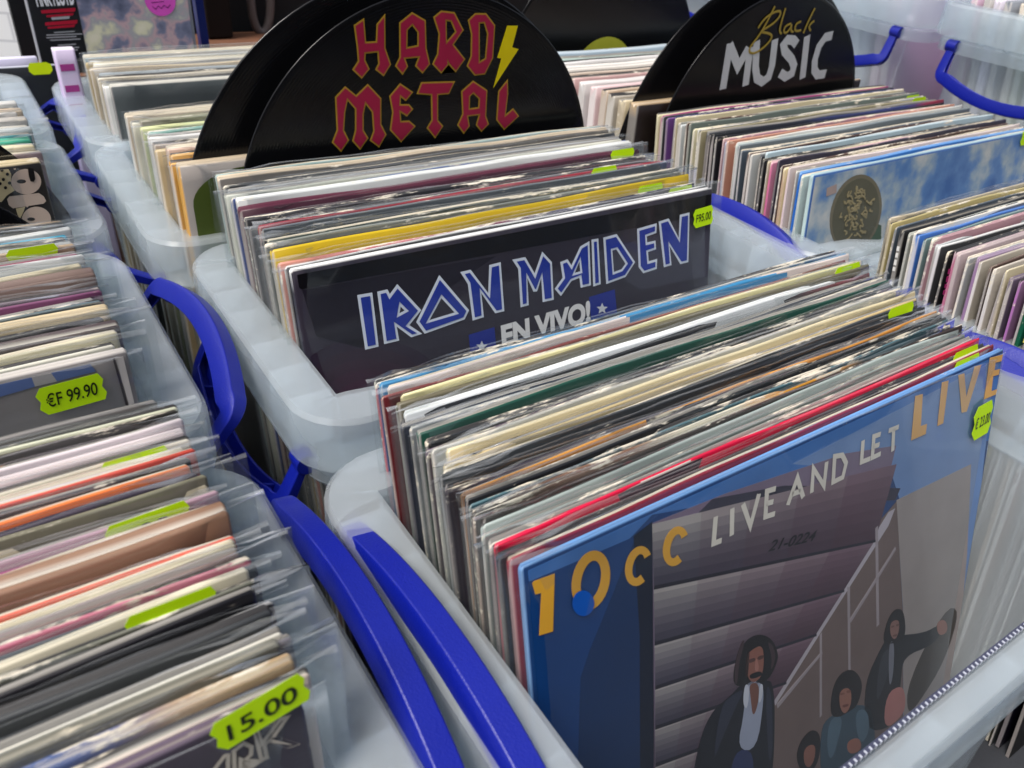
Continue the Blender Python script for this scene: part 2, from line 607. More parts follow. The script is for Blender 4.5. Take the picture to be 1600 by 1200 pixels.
def record(x, y, z, lean, t, front, edge=None, spine=None, W=LP, H=LP, seed=0, warp=1.0, wear=0.6, bands=None,
           film=True, left=0.004, right=0.006, top=0.003, sticker=None, yaw=0.0, calm=False):
    """x = left end, (y, z) = the top front edge; lean in degrees (negative leans back)"""
    rnd = random.Random(seed)
    edge = edge or front
    if spine is None:
        a_, b_ = lin(front), lin(rnd.choice(('d2ccc4', 'c4bcb4', 'b4aca6', 'a49c98', 'd8d4d0')))
        k_ = rnd.uniform(0.25, 0.9)
        spine = tuple(a_[c] * (1 - k_) + b_[c] * k_ for c in range(3))
    me = cover_mesh(W, H, t, front, edge, spine, rnd, warp, wear, bands)
    o = bpy.data.objects.new('record_sleeve', me)
    link(o)
    a = R(lean)
    topv = Matrix.Rotation(a, 3, 'X') @ Vector((0, -t / 2, H))
    o.location = Vector((x + W / 2, y, z)) - topv
    o.rotation_euler = (a, 0, yaw)
    if film:
        fo = bpy.data.objects.new('plastic_cover', film_mesh(W, H, t, rnd, left, right, top, calm))
        link(fo, o)
    if sticker is not None:
        add_sticker(o, -t / 2, W / 2 + sticker[0], H + sticker[1], *sticker[2:])
    return o


ORD = ['', 'first', 'second', 'third', 'fourth', 'fifth', 'sixth', 'seventh', 'eighth', 'ninth', 'tenth', 'eleventh', 'twelfth',
       'thirteenth', 'fourteenth', 'fifteenth', 'sixteenth', 'seventeenth', 'eighteenth', 'nineteenth', 'twentieth']


def stack(rows, group, x, back, front, lean, anchors, W=LP, seed=1, jx=0.003, jz=0.003, wear=0.6, gap=0.0011, film=True,
          left=0.004, right=0.006, top=0.0025, yaws=0.002, leanj=0.6):
    """rows run from the back to the front; back/front = (y, z) of the top front edges; returns the roots"""
    rnd = random.Random(seed)
    n = len(rows)
    th = [r[3] if len(r) > 3 and r[3] else 1.0 for r in rows]
    tot = abs(back[0] - front[0])
    cum, acc = [], 0.0
    for k in range(n):
        if k: acc += 0.5 * (th[k] + th[k - 1])
        cum.append(acc)
    unit = tot / cum[-1]
    out = []
    for k, r in enumerate(rows):
        q = cum[k] / cum[-1]
        opt = r[4] if len(r) > 4 else {}
        y = back[0] + (front[0] - back[0]) * q
        z = back[1] + (front[1] - back[1]) * q + rnd.uniform(-jz, jz * 0.4) + opt.get('dz', 0)
        xx = x + rnd.uniform(-jx, jx) + opt.get('dx', 0)
        t = max(0.0012, unit * th[k] - gap)
        last = k == n - 1
        o = record(xx, y, z, lean + rnd.uniform(-leanj, leanj), t, r[1], r[2] or r[1], opt.get('spine'), W, W,
                   seed * 1000 + k, opt.get('warp', 1.0), opt.get('wear', wear * rnd.uniform(0.55, 1.25)), opt.get('bands'),
                   opt.get('film', film), left * rnd.uniform(0.3, 1.7), right * rnd.uniform(0.4, 1.8), top * rnd.uniform(0.5, 1.6),
                   opt.get('sticker'), rnd.uniform(-yaws, yaws) if not last else 0.0, opt.get('calm', False))
        o['tt'] = t
        lab = opt.get('label')
        if not lab:
            best = min(anchors, key=lambda a: (abs(a[0] - k), a[0] < k) if a[0] != k else (99, 0))
            d = k - best[0]
            word = ORD[abs(d)]
            rel = 'in front of' if d > 0 else 'behind'
            lab = ('%s sleeve, %s %s the %s' % (r[0], word, rel, best[1])) if abs(d) > 1 else ('%s record sleeve just %s the %s' % (r[0], rel, best[1]))
        tag(o, lab, 'record sleeve', group)
        out.append(o)
    return out


def more(rows, extra, every):
    res, k = [], 0
    for i, r in enumerate(rows):
        res.append(r)
        if i % every == every - 1 and i < len(rows) - 2:
            e = extra[k % len(extra)]; k += 1
            res.append((e[0], e[1], e[2], 0.8, dict(wear=0.75)))
    return res


def thick(o):
    t = o['tt']
    return t


ST = lambda dx=-0.02, dz=-0.004, *a: (dx, dz, *a)

# ------------------------------------------------------------------ crates
CX, CY, CH = 0.397, 0.218, 0.282


def rrect(x0, y0, x1, y1, r, n=7, sx=14, sy=8):
    pts = []
    for (cx, cy, a0) in ((x1 - r, y1 - r, 0), (x0 + r, y1 - r, 90), (x0 + r, y0 + r, 180), (x1 - r, y0 + r, 270)):
        arc = [(cx + r * math.cos(R(a0 + 90 * i / n)), cy + r * math.sin(R(a0 + 90 * i / n))) for i in range(n + 1)]
        if pts:
            p, q = pts[-1], arc[0]
            k = sx if abs(p[0] - q[0]) > abs(p[1] - q[1]) else sy
            pts += [(p[0] + (q[0] - p[0]) * i / k, p[1] + (q[1] - p[1]) * i / k) for i in range(1, k)]
        pts += arc
    p, q = pts[-1], pts[0]
    pts += [(p[0] + (q[0] - p[0]) * i / sy, p[1] + (q[1] - p[1]) * i / sy) for i in range(1, sy)]
    return pts


def smooth(a, b, x):
    t = max(0, min(1, (x - a) / (b - a)))
    return t * t * (3 - 2 * t)


def crate_shell():
    outer = rrect(0, 0, CX, CY, 0.030)

    def inner(p, wall):
        x, y = p
        ex = min(x, CX - x)
        iy = 0.026 - 0.015 * smooth(0.045, 0.075, ex)
        return (min(max(x, 0.024), CX - 0.024), min(max(y, iy), CY - iy))

    def inset_to(p, dx, dy):
        return (CX / 2 + (p[0] - CX / 2) * (CX / 2 - dx) / (CX / 2), CY / 2 + (p[1] - CY / 2) * (CY / 2 - dy) / (CY / 2))
    loops = []
    floor_c = [(*inset_to(p, 0.060, 0.040), -CH + 0.003) for p in outer]
    loops.append([(*inset_to(p, 0.044, 0.020), -CH) for p in outer])                    # bottom rim
    loops.append([(*inset_to(p, 0.036, 0.014), -CH + 0.012) for p in outer])
    loops.append([(*inset_to(inner(p, 0), 0.003, 0.003), -0.085) for p in outer])
    loops.append([(*inner(p, 0), -0.003) for p in outer])
    loops.append([(*inset_to(inner(p, 0), -0.0015, -0.0015), 0.0) for p in outer])
    loops.append([(*inset_to(p, 0.0015, 0.0015), 0.0) for p in outer])
    loops.append([(*p, -0.002) for p in outer])
    loops.append([(*inset_to(p, -0.0006, -0.0006), -0.031) for p in outer])
    n = len(outer)
    verts = [v for lp in loops for v in lp]
    faces = []
    for k in range(len(loops) - 1):
        for i in range(n):
            j = (i + 1) % n
            faces.append((k * n + i, k * n + j, (k + 1) * n + j, (k + 1) * n + i))
    faces.append(tuple(range(n))[::-1])
    # second lip under the rim, a little wider than the wall
    base = len(verts)
    l2 = [[(*inset_to(inner(p, 0), 0.002, 0.002), -0.034) for p in outer],
          [(*inset_to(p, 0.006, 0.004), -0.036) for p in outer],
          [(*inset_to(p, 0.006, 0.004), -0.047) for p in outer]]
    for lp in l2: verts += lp
    for k in range(2):
        for i in range(n):
            j = (i + 1) % n
            a = base + k * n
            faces.append((a + i, a + j, a + n + j, a + n + i))
    # ribs between wall and skirt
    def rib(a, b, z0, z1):
        k = len(verts)
        verts.extend([(a[0], a[1], z0), (b[0], b[1], z0), (b[0], b[1], z1), (a[0], a[1], z1)])
        faces.append((k, k + 1, k + 2, k + 3))
    for yy in (0.034, 0.062, 0.090, 0.128, 0.156, 0.184):
        for (xa, xb) in ((0.0015, 0.0235), (CX - 0.0235, CX - 0.0015)):
            rib((xa, yy), (xb, yy), -0.033, -0.0015)
    for xx in (0.05, 0.09, 0.14, 0.19, 0.24, 0.29, 0.34):
        e = 0.0105
        for (ya, yb) in ((0.0015, e), (CY - e, CY - 0.0015)):
            rib((xx, ya), (xx, yb), -0.033, -0.0015)
    me = bpy.data.meshes.new('storage_crate')
    me.from_pydata(verts, [], faces)
    me.materials.append(M_CRATE)
    for p in me.polygons: p.use_smooth = True
    me.update()
    me.set_sharp_from_angle(angle=R(35))
    return me


def handle_mesh():
    """bowed carrying handle; pivots lie on the local Y axis, hanging along -Z"""
    mb = MB()
    half, arm, bow, rc = 0.078, 0.036, 0.013, 0.011
    path = [(-half, 0.002, 0.5), (-half, -0.010, 0.52), (-half, -arm + rc + 0.004, 0.6)]
    for k in range(1, 7):
        a = R(180 + 90 * k / 6)
        path.append((-half + rc + rc * math.cos(a), -arm + rc + rc * math.sin(a), 0.6 + 0.4 * k / 6))
    for k in range(1, 20):
        v = -1 + k / 10
        path.append((v * (half - rc), -arm - bow * (1 - v * v), 1.0))
    path += [(-y, z, w) for y, z, w in reversed(path[:9])]
    # channel section: (across, outward)
    sec = [(-0.0058, 0.0012), (-0.0046, 0.0036), (0.0046, 0.0036), (0.0058, 0.0012), (0.0058, -0.0085), (0.0040, -0.0085), (0.0040, 0.0004),
           (-0.0040, 0.0004), (-0.0040, -0.0085), (-0.0058, -0.0085)]
    n = len(sec)
    vs, fs = [], []
    for k, (py, pz, w) in enumerate(path):
        a, b = path[max(0, k - 1)], path[min(len(path) - 1, k + 1)]
        d = Vector((b[0] - a[0], b[1] - a[1])).normalized()
        nrm = Vector((d.y, -d.x))
        for (sx, so_) in sec:
            o_ = so_ if w > 0.95 else so_ * (0.75 + 0.25 * (w - 0.5) / 0.5)
            vs.append((sx * w, py + nrm.x * o_, pz + nrm.y * o_))
    for k in range(len(path) - 1):
        for i in range(n):
            j = (i + 1) % n
            fs.append((k * n + i, (k + 1) * n + i, (k + 1) * n + j, k * n + j))
    fs.append(tuple(range(n))); fs.append(tuple((len(path) - 1) * n + i for i in reversed(range(n))))
    mb.add(vs, fs)
    for v in (-0.80, 0.80):
        y, z = v * (half - rc), -arm - bow * (1 - v * v)
        mb.box((-0.0039, y - 0.0009, z - 0.0007), (0.0039, y + 0.0009, z + 0.0080))
    for s in (-1, 1):
        y = s * (half - 0.001)
        vs, fs = [], []
        for k, yy in enumerate((y - 0.0058, y + 0.0058)):
            for i in range(18):
                a = 2 * math.pi * i / 18
                vs.append((0.0062 * math.cos(a), yy, 0.0062 * math.sin(a)))
        for i in range(18): fs.append((i, (i + 1) % 18, 18 + (i + 1) % 18, 18 + i))
        fs.append(tuple(range(18))[::-1]); fs.append(tuple(range(18, 36)))
        mb.add(vs, fs)
    me = bpy.data.meshes.new('handle')
    me.from_pydata(mb.v, [], mb.f)
    me.materials.append(M_BLUE)
    for p in me.polygons: p.use_smooth = True
    me.update()
    me.set_sharp_from_angle(angle=R(40))
    return me


SHELL, HANDLE = crate_shell(), handle_mesh()


def crate(x, y, z, label, left=20, right=20, hx=0.0, hxl=0.0):
    """x, y = front left corner of the rim, z = rim height; handle angles: 0 hangs down, 90 sticks out, 180 stands up"""
    o = bpy.data.objects.new('storage_crate', SHELL)
    link(o); o.location = (x, y, z)
    so = o.modifiers.new('wall', 'SOLIDIFY'); so.thickness = 0.0018; so.offset = 0
    tag(o, label, 'crate', 'clear crates with blue handles')
    for side, ang in ((-1, left), (1, right)):
        if ang is None: continue
        h = bpy.data.objects.new('handle', HANDLE)
        link(h, o)
        h.location = (0.006 - hxl if side < 0 else CX - 0.006 + hx, CY / 2, -0.040)
        h.rotation_euler = (0, R(ang) if side < 0 else -R(ang), 0)
        b = h.modifiers.new('bevel', 'BEVEL'); b.width = 0.0007; b.segments = 2; b.limit_method = 'ANGLE'
    return o


MC = [(-0.0174, -0.1279), (-0.0043, 0.1125), (-0.0191, 0.3385), (-0.0166, 0.5497)]
LC = [(-0.0368 - CX, -0.1006), (-0.039 - CX, 0.1361), (-0.037 - CX, 0.3699), (-0.0365 - CX, 0.5870)]
RC = [(0.396, -0.094), (0.396, 0.128), (0.396, 0.350), (0.400, 0.572)]
RRZ = 0.127
c0 = crate(MC[0][0], -0.139, 0, 'clear crate of records nearest the camera, behind the blue titled sleeve', 183, 150, 0.0, 0.0015)
c0.scale = (1, 1.05, 1)
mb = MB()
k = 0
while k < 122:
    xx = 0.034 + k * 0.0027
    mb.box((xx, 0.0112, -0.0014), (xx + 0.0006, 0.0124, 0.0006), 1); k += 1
mb.box((0.030, 0.0114, -0.0020), (CX - 0.03, 0.0130, 0.0002), 0)  # dark strip with a row of pale ticks along the inner front rim
mb.build('ticked_strip', [plain('strip_dark', '3c3e52', 0.35, 0.5), plain('strip_light', 'b4b8c4', 0.4, 0.5)], c0)
crate(*MC[1], 0, 'clear crate holding the dark purple sleeve with blue lettering', 25, 158)
crate(*MC[2], 0, 'clear crate holding the grey arch sleeve and red lettered disc', 118, 40)
crate(*MC[3], 0, 'clear crate holding the slate grey sleeve, behind the red lettered disc', 112, 30)
crate(*LC[0], 0, 'clear crate on the left around the kraft brown sleeve', 20, 172, 0.008)
crate(*LC[1], 0, 'clear crate on the left around the grey sleeve with long price sticker', 20, 138)
crate(*LC[2], 0, 'clear crate on the left around the black sleeve with cream bubble letters', 20, 20)
crate(*LC[3], 0, 'clear crate furthest back on the left below the black sleeve with sticker', 20, 120)
crate(*RC[0], 0, 'clear crate at the right edge with upright dark and pastel spines', 150, 20)
crate(*RC[1], 0, 'clear crate holding the blue sky sleeve with brown oval', 25, 20)
crate(*RC[2], 0, 'clear crate of pale pink sleeves behind the white lettered disc', 25, 20)
crate(*RC[3], 0, 'clear crate behind the pale sleeves below the plain black disc', 25, 20)
crate(0.820, 0.140, RRZ, 'raised clear crate at upper right with grey sleeves behind its wall', 14, 20)
crate(0.820, 0.365, RRZ, 'raised clear crate beside the white lettered disc with pale sleeves', 14, 20)
crate(0.822, 0.590, RRZ, 'raised clear crate mostly hidden behind the white lettered disc', 14, 20)

# ------------------------------------------------------------------ table, wall, backdrop
M_TABLE = plain('grey_table_cloth', '3a3b3f', 0.85, 0.2, bump=0.4, bscale=400)
mb = MB(); mb.box((-1.2, -0.6, -1.04), (1.9, 0.88, -CH - 0.002))
tag(mb.build('market_table', M_TABLE, bevel=0.004), 'dark grey covered table under all the crates', 'table')
mb = MB(); mb.box((0.80, -0.3, -CH - 0.0015), (1.5, 0.87, RRZ - CH - 0.002))
tag(mb.build('wooden_riser', plain('riser_wood', '6b4a33', 0.7, 0.3, bump=0.3, bscale=80), bevel=0.003), 'brown wooden riser under the raised crates', 'riser')
M_GROUND = plain('paving', '6d6a66', 0.9, 0.2, bump=0.5, bscale=30)
mb = MB(); mb.add([(-30, -30, -1.04), (30, -30, -1.04), (30, 30, -1.04), (-30, 30, -1.04)], [(0, 1, 2, 3)])
tag(mb.build('ground', M_GROUND), kind='structure')

# ------------------------------------------------------------------ the stacks
g = 'record sleeves in the front crate'
m2 = [
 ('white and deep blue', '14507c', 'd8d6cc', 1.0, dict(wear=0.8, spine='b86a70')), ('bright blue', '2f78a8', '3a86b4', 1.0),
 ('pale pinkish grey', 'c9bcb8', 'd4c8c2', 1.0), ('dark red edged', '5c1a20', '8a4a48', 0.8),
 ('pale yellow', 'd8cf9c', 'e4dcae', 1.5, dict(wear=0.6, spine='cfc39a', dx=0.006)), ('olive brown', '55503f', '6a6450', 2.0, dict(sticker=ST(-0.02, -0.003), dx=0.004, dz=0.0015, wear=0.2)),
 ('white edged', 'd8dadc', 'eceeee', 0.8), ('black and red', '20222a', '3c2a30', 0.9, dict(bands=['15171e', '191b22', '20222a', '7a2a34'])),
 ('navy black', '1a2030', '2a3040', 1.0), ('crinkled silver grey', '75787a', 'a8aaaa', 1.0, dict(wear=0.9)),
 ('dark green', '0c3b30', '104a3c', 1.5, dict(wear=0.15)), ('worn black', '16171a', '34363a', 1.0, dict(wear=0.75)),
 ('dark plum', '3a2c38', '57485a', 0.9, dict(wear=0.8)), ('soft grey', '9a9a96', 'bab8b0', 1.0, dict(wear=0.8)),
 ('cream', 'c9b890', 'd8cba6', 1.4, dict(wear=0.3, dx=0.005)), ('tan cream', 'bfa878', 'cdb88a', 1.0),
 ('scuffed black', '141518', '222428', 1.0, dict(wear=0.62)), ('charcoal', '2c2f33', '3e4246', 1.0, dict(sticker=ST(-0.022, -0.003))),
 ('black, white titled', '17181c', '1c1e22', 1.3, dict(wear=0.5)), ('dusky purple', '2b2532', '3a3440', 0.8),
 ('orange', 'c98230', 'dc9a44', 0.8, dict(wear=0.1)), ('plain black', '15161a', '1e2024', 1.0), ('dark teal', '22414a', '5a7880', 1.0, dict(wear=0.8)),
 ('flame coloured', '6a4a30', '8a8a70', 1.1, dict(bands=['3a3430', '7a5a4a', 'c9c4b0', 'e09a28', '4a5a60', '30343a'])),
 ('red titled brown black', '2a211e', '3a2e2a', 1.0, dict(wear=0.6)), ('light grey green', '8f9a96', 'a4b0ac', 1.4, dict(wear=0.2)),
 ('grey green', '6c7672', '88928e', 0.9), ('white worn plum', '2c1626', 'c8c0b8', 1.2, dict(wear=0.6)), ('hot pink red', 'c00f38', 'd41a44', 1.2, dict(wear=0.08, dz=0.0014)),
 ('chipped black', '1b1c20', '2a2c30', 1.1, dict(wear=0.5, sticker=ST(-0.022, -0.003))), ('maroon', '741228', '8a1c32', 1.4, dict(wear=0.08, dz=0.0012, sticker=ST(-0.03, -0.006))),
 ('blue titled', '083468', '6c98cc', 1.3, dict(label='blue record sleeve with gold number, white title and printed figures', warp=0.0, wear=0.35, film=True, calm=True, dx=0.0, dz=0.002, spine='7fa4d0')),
]
m2o = stack(m2, g, 0.0145, (0.083, 0.044), (-0.0276, 0.0325), -15,
            [(31, 'blue sleeve with gold number'), (28, 'hot pink red sleeve'), (20, 'orange sleeve in the front crate'), (10, 'dark green sleeve in the front crate'), (5, 'olive brown sleeve')],
            seed=11, left=0.0035, top=0.0010, jz=0.0018, wear=0.56)
g = 'record sleeves in the red lettered disc row'
m1 = [
 ('clear teal edged', '86a09e', 'a6bcb8', 0.8), ('grey brown', '5a5652', 'c8b8a0', 1.2, dict(wear=0.5)), ('charcoal grey', '303234', '4a4c4e', 1.0), ('silver grey', '8a8c8e', 'a8aaac', 0.8),
 ('pale ivory', 'bcbcae', 'd2d2c4', 1.4, dict(wear=0.3)), ('torn blue', '2c4480', '5570a8', 1.0, dict(wear=0.85)), ('white', 'c8cac8', 'dcdedc', 1.0),
 ('dark maroon', '3a1424', '562034', 2.0, dict(wear=0.15, sticker=ST(-0.02, -0.004))), ('soot black', '18181c', '2c2c30', 1.2), ('smoky grey', '4c4e52', '77797c', 0.9),
 ('crimson', '6a1420', '8c1c2c', 1.2, dict(wear=0.2, sticker=ST(-0.06, -0.004))), ('slate', '3a4046', '6a7076', 0.9), ('inky black', '131417', '2a2c2e', 1.0),
 ('white labelled dark green', '1e2824', '3c4640', 1.0), ('crinkled grey', '5c605c', '888c86', 1.0, dict(wear=0.85)), ('mustard yellow', 'b89a10', 'c8aa18', 1.6, dict(wear=0.05, sticker=ST(-0.04, -0.008), dz=0.002)),
 ('salmon and navy', '8a2c40', 'a04a50', 1.2, dict(bands=['c08070', 'b85a62', '6a1c40', '2a2248', '1c1c34', '14141c'], sticker=ST(-0.018, -0.006))),
 ('white edged black', '1c1c20', 'e4e4e2', 0.9, dict(wear=0.2)),
 ('blue lettered', '2a2430', 'e8e6e4', 1.3, dict(label='dark purple record sleeve with blue angular lettering outlined in silver', warp=0.0, wear=0.1, calm=True, dz=0.001, spine='2a2430')),
]
m1o = stack(m1, g, 0.0215, (0.327, 0.0498), (0.1979, 0.0405), -13,
            [(18, 'dark purple sleeve with blue lettering'), (15, 'mustard yellow sleeve'), (10, 'crimson sleeve'), (7, 'dark maroon sleeve'), (4, 'pale ivory sleeve')],
            seed=12, gap=0.002, left=0.005, right=0.008, top=0.0016, wear=0.68)
g = 'record sleeves behind the red lettered disc'
m0b = [('pale grey', 'b4aeaa', 'c9c4bc', 1), ('beige', 'b8a894', 'c8baa4', 1), ('ivory', 'c8c2b0', 'dad6c6', 1, dict(sticker=ST(-0.22, -0.002, 0.03, 0.014))), ('olive grey', '6c6a5c', '8a8876', 1),
 ('pale lime', 'b4b888', 'c4c896', 1), ('sea green', '5c8a80', '78a298', 1), ('white', 'd0cecc', 'e2e0de', 1.2), ('taupe', '8c7c70', 'a4968a', 1), ('sand', 'b8a27c', 'cab690', 1),
 ('pinkish tan', 'b09484', 'c4a898', 1), ('ochre', 'b48a4c', 'c89c5c', 1), ('amber edged', 'c08a30', 'd89e40', 0.8),
 ('arch printed', 'a09892', 'b8a890', 1.2, dict(label='grey record sleeve with an olive green arch, below the red lettered disc', warp=0, wear=0.2, calm=True, spine='d8a040'))]
m0bo = stack(m0b, g, 0.006, (0.495, 0.043), (0.350, 0.049), -2, [(12, 'grey sleeve with olive arch'), (6, 'white sleeve behind the red disc')], seed=13, gap=0.0025, jx=0.004, wear=0.5)
g = 'record sleeves in the crate at the back'
m0a = [('pale stone', 'b8b0a6', 'ccc6bc', 1), ('blue grey', '7c9098', 'a0b0b4', 1), ('pearl grey', 'b8b8b6', 'cecece', 1), ('ochre tan', 'b49a68', 'c8b07c', 1), ('ivory white', 'ccc6b8', 'e0dacc', 1), ('ash grey', '8c8c8a', 'a4a4a2', 1),
 ('biscuit', 'b4a288', 'c8b89e', 1), ('steel grey', '767c80', '969ca0', 1), ('oatmeal', 'b8ac98', 'ccc2b0', 1), ('putty', 'a89c8c', 'beb4a4', 1), ('bright white', 'd4d2ce', 'e6e4e0', 1.2),
 ('slate fronted', '4c5254', 'c8c4ba', 1.3, dict(label='slate grey plain record sleeve facing out in the back crate', warp=0, wear=0.2))]
stack(m0a, g, 0.008, (0.685, 0.043), (0.562, 0.043), -3, [(11, 'plain slate grey sleeve'), (4, 'ivory white sleeve at the back')], seed=14, gap=0.0025, jx=0.004, wear=0.5)

g = 'record sleeves in the left foreground crate'
l2 = [('smoky clear', '6c6866', '8a8684', 0.9), ('pale lime edged', 'b4b49c', 'd2d4bc', 0.9, dict()), ('black worn', '22201e', '48443e', 0.9, dict(wear=0.8)), ('golden orange', 'd08a2c', 'e4a23c', 1.2, dict(wear=0.15)),
 ('pinkish white', 'd0c2c6', 'e2d8da', 1.4, dict(wear=0.1)), ('rose white', 'd0c0c2', 'dccfd0', 1.1, dict(wear=0.1)), ('parchment', 'cfc6b0', 'e0d8c4', 0.9, dict(sticker=ST(-0.02, -0.006))), ('lilac white', 'c4b6c2', 'e0d8de', 1.7, dict(wear=0.1)),
 ('coral red', 'c84438', 'dc5c4c', 0.9, dict(wear=0.05)), ('graphite', '2c2c30', '44444a', 1.1), ('bright orange', 'dc6c30', 'ee8444', 0.9, dict(wear=0.05)), ('deep violet', '2c2434', '3c3444', 1.0), ('olive drab', '6c6858', '88846e', 0.9),
 ('butter cream', 'ccc0a4', 'dcd2b8', 1.1, dict()), ('dusty mauve', 'a88a96', 'b89aa6', 1.3, dict(sticker=ST(-0.024, -0.004, 0.027, 0.012, 0.03, '.00', 0.0055))), ('magenta', '8a2a68', 'a03a78', 1.2, dict(wear=0.05)), ('chalk white', 'd8d6d6', 'eceaea', 1.1, dict(wear=0.1)),
 ('kraft brown', '84634e', '8f6e58', 2.6, dict(wear=0.05, dz=0.004, film=True)), ('yellow and coral', 'd0503c', 'd86050', 1.1, dict(bands=['c88a20', 'd89a2c', 'dca038', 'd8604c', 'd8604c'], wear=0.1)), ('soft cream', 'cfc2a4', 'ddd2b6', 1.0),
 ('mauve brown', '86706a', '98827a', 1.1), ('speckled pink', 'b45a70', 'c4748a', 1.0, dict(wear=0.7)), ('dark slate', '343a42', '4c525a', 0.9), ('cream, sticker topped', 'd0c6ae', 'dfd6c0', 1.0, dict(sticker=ST(-0.024, -0.004, 0.026, 0.011))),
 ('olive and silver', '44443a', '7c7c70', 1.0, dict(wear=0.75)), ('jet black', '0e0c12', '18161c', 1.3, dict(wear=0.15)), ('black, white lined', '1c1c20', 'a8a8a8', 0.9), ('glossy charcoal', '303234', '404244', 1.7, dict(wear=0.1)),
 ('creamy white', 'd2ccbc', 'e6e2d6', 1.2, dict(wear=0.1)), ('mauve grey', '6c626a', '80767e', 1.0), ('grey olive', '5c5a50', '78766a', 1.0, dict(wear=0.75)), ('cobalt and tan', '3a5aa0', 'b8a080', 1.2, dict(bands=['4a70b8', '5078c0', '3a5aa0', '30508c', 'b89c78'], wear=0.75)),
 ('blush cream', 'c4b4a8', 'd6c8bc', 1.2), ('outline lettered', '3a3440', '5a4c5c', 1.4, dict(label='dark grey purple record sleeve with thin outlined letters at lower left', warp=0, wear=0.45, calm=True))]
l2o = stack(l2, g, -0.0645 - LP, (0.107, 0.044), (-0.041, 0.044), -8,
            [(33, 'dark sleeve with thin outlined letters'), (25, 'jet black sleeve at lower left'), (17, 'kraft brown sleeve'), (10, 'bright orange sleeve'), (3, 'golden orange sleeve')],
            seed=15, jx=0.003, wear=0.5, right=0.010, left=0.004, top=0.0014)
g = 'record sleeves in the left middle crate'
l1 = [('black and tan', '241f1c', 'b49c80', 1.0), ('beige titled', 'a8967c', 'bcaa90', 1.0), ('plain white', 'cccac8', 'e0dedc', 1.0), ('cyan blue', '2484a4', '3c9cb8', 1.2, dict(wear=0.1)), ('black thin', '1c1c1e', '38383a', 0.9), ('cloudy grey', '9a9c9c', 'b0b2b2', 1.4),
 ('tan, lime stickered', 'b49c80', 'c4ac90', 1.0, dict(sticker=ST(-0.02, -0.004))), ('raspberry', '8a1c48', 'a02c58', 1.4, dict(wear=0.05)), ('snow white', 'd2d2d0', 'e8e8e6', 1.0), ('misty blue grey', '9aa2a8', 'b0b8bc', 1.2), ('buff', 'b8ac90', 'c8bea4', 0.9), ('dove grey', '8c9094', 'a2a6aa', 1.2),
 ('cardboard brown', '6c5850', '7c6860', 2.2, dict(wear=0.05, dz=0.003)), ('smoky mauve', '6c6068', '8c8088', 1.0), ('plum edged', '6a3858', '805070', 1.0), ('thick white', 'd0d2d4', 'e6e8ea', 1.5, dict(wear=0.05)), ('teal and black', '28343a', '5a7078', 1.1, dict(wear=0.8)),
 ('sandy cream', 'b8a684', 'ccba98', 1.1, dict(wear=0.4)), ('peach tan', 'b89c78', 'c8ac88', 0.9), ('ebony', '18161a', '2c2a2e', 1.1), ('dark brown', '3a3032', '504446', 1.5, dict(wear=0.15)), ('warm cream', 'ccc2a2', 'dcd4b8', 1.2), ('eggshell', 'ccc8b8', 'dedacc', 1.1),
 ('stickered grey', '8c8684', 'c8c2bc', 1.3, dict(label='grey record sleeve with blue stripe and long green price sticker', warp=0, wear=0.15, calm=True))]
l1o = stack(l1, g, -0.069 - LP, (0.306, 0.043), (0.158, 0.042), -3,
            [(23, 'grey sleeve with long price sticker'), (12, 'cardboard brown sleeve'), (7, 'raspberry sleeve'), (3, 'cyan blue sleeve')], seed=16, gap=0.002, right=0.009, wear=0.5)
g = 'record sleeves in the left back crate'
l0 = [('frosted white', 'c8c6c2', 'dcdad6', 1), ('pale cream', 'c4bca8', 'd8d2c0', 1), ('light tan', 'b4a088', 'c8b49c', 1), ('off white', 'ccc8c2', 'dedad4', 1), ('stone grey', 'a09c96', 'b4b0aa', 1), ('linen', 'bcb4a4', 'cec6b8', 1), ('pale silver', 'acb0b0', 'c0c4c4', 1),
 ('deep teal', '2a7078', '3c8088', 1.1, dict(wear=0.1)), ('jade green', '349478', '44a488', 1.1, dict(wear=0.1)), ('vanilla', 'cabf9c', 'dad0b0', 1), ('dull mauve', '7c686c', '907c80', 1), ('rust brown', '7a4c3c', '8c5c4c', 0.9),
 ('bubble lettered', '1a1716', 'c4b490', 1.3, dict(label='black record sleeve with cream dots and rounded bubble letters', warp=0, wear=0.75, calm=True))]
l0o = stack(l0, g, -0.0635 - LP, (0.545, 0.043), (0.399, 0.0435), -2, [(12, 'black bubble lettered sleeve'), (7, 'deep teal sleeve')], seed=17, gap=0.0025, right=0.008, wear=0.5)

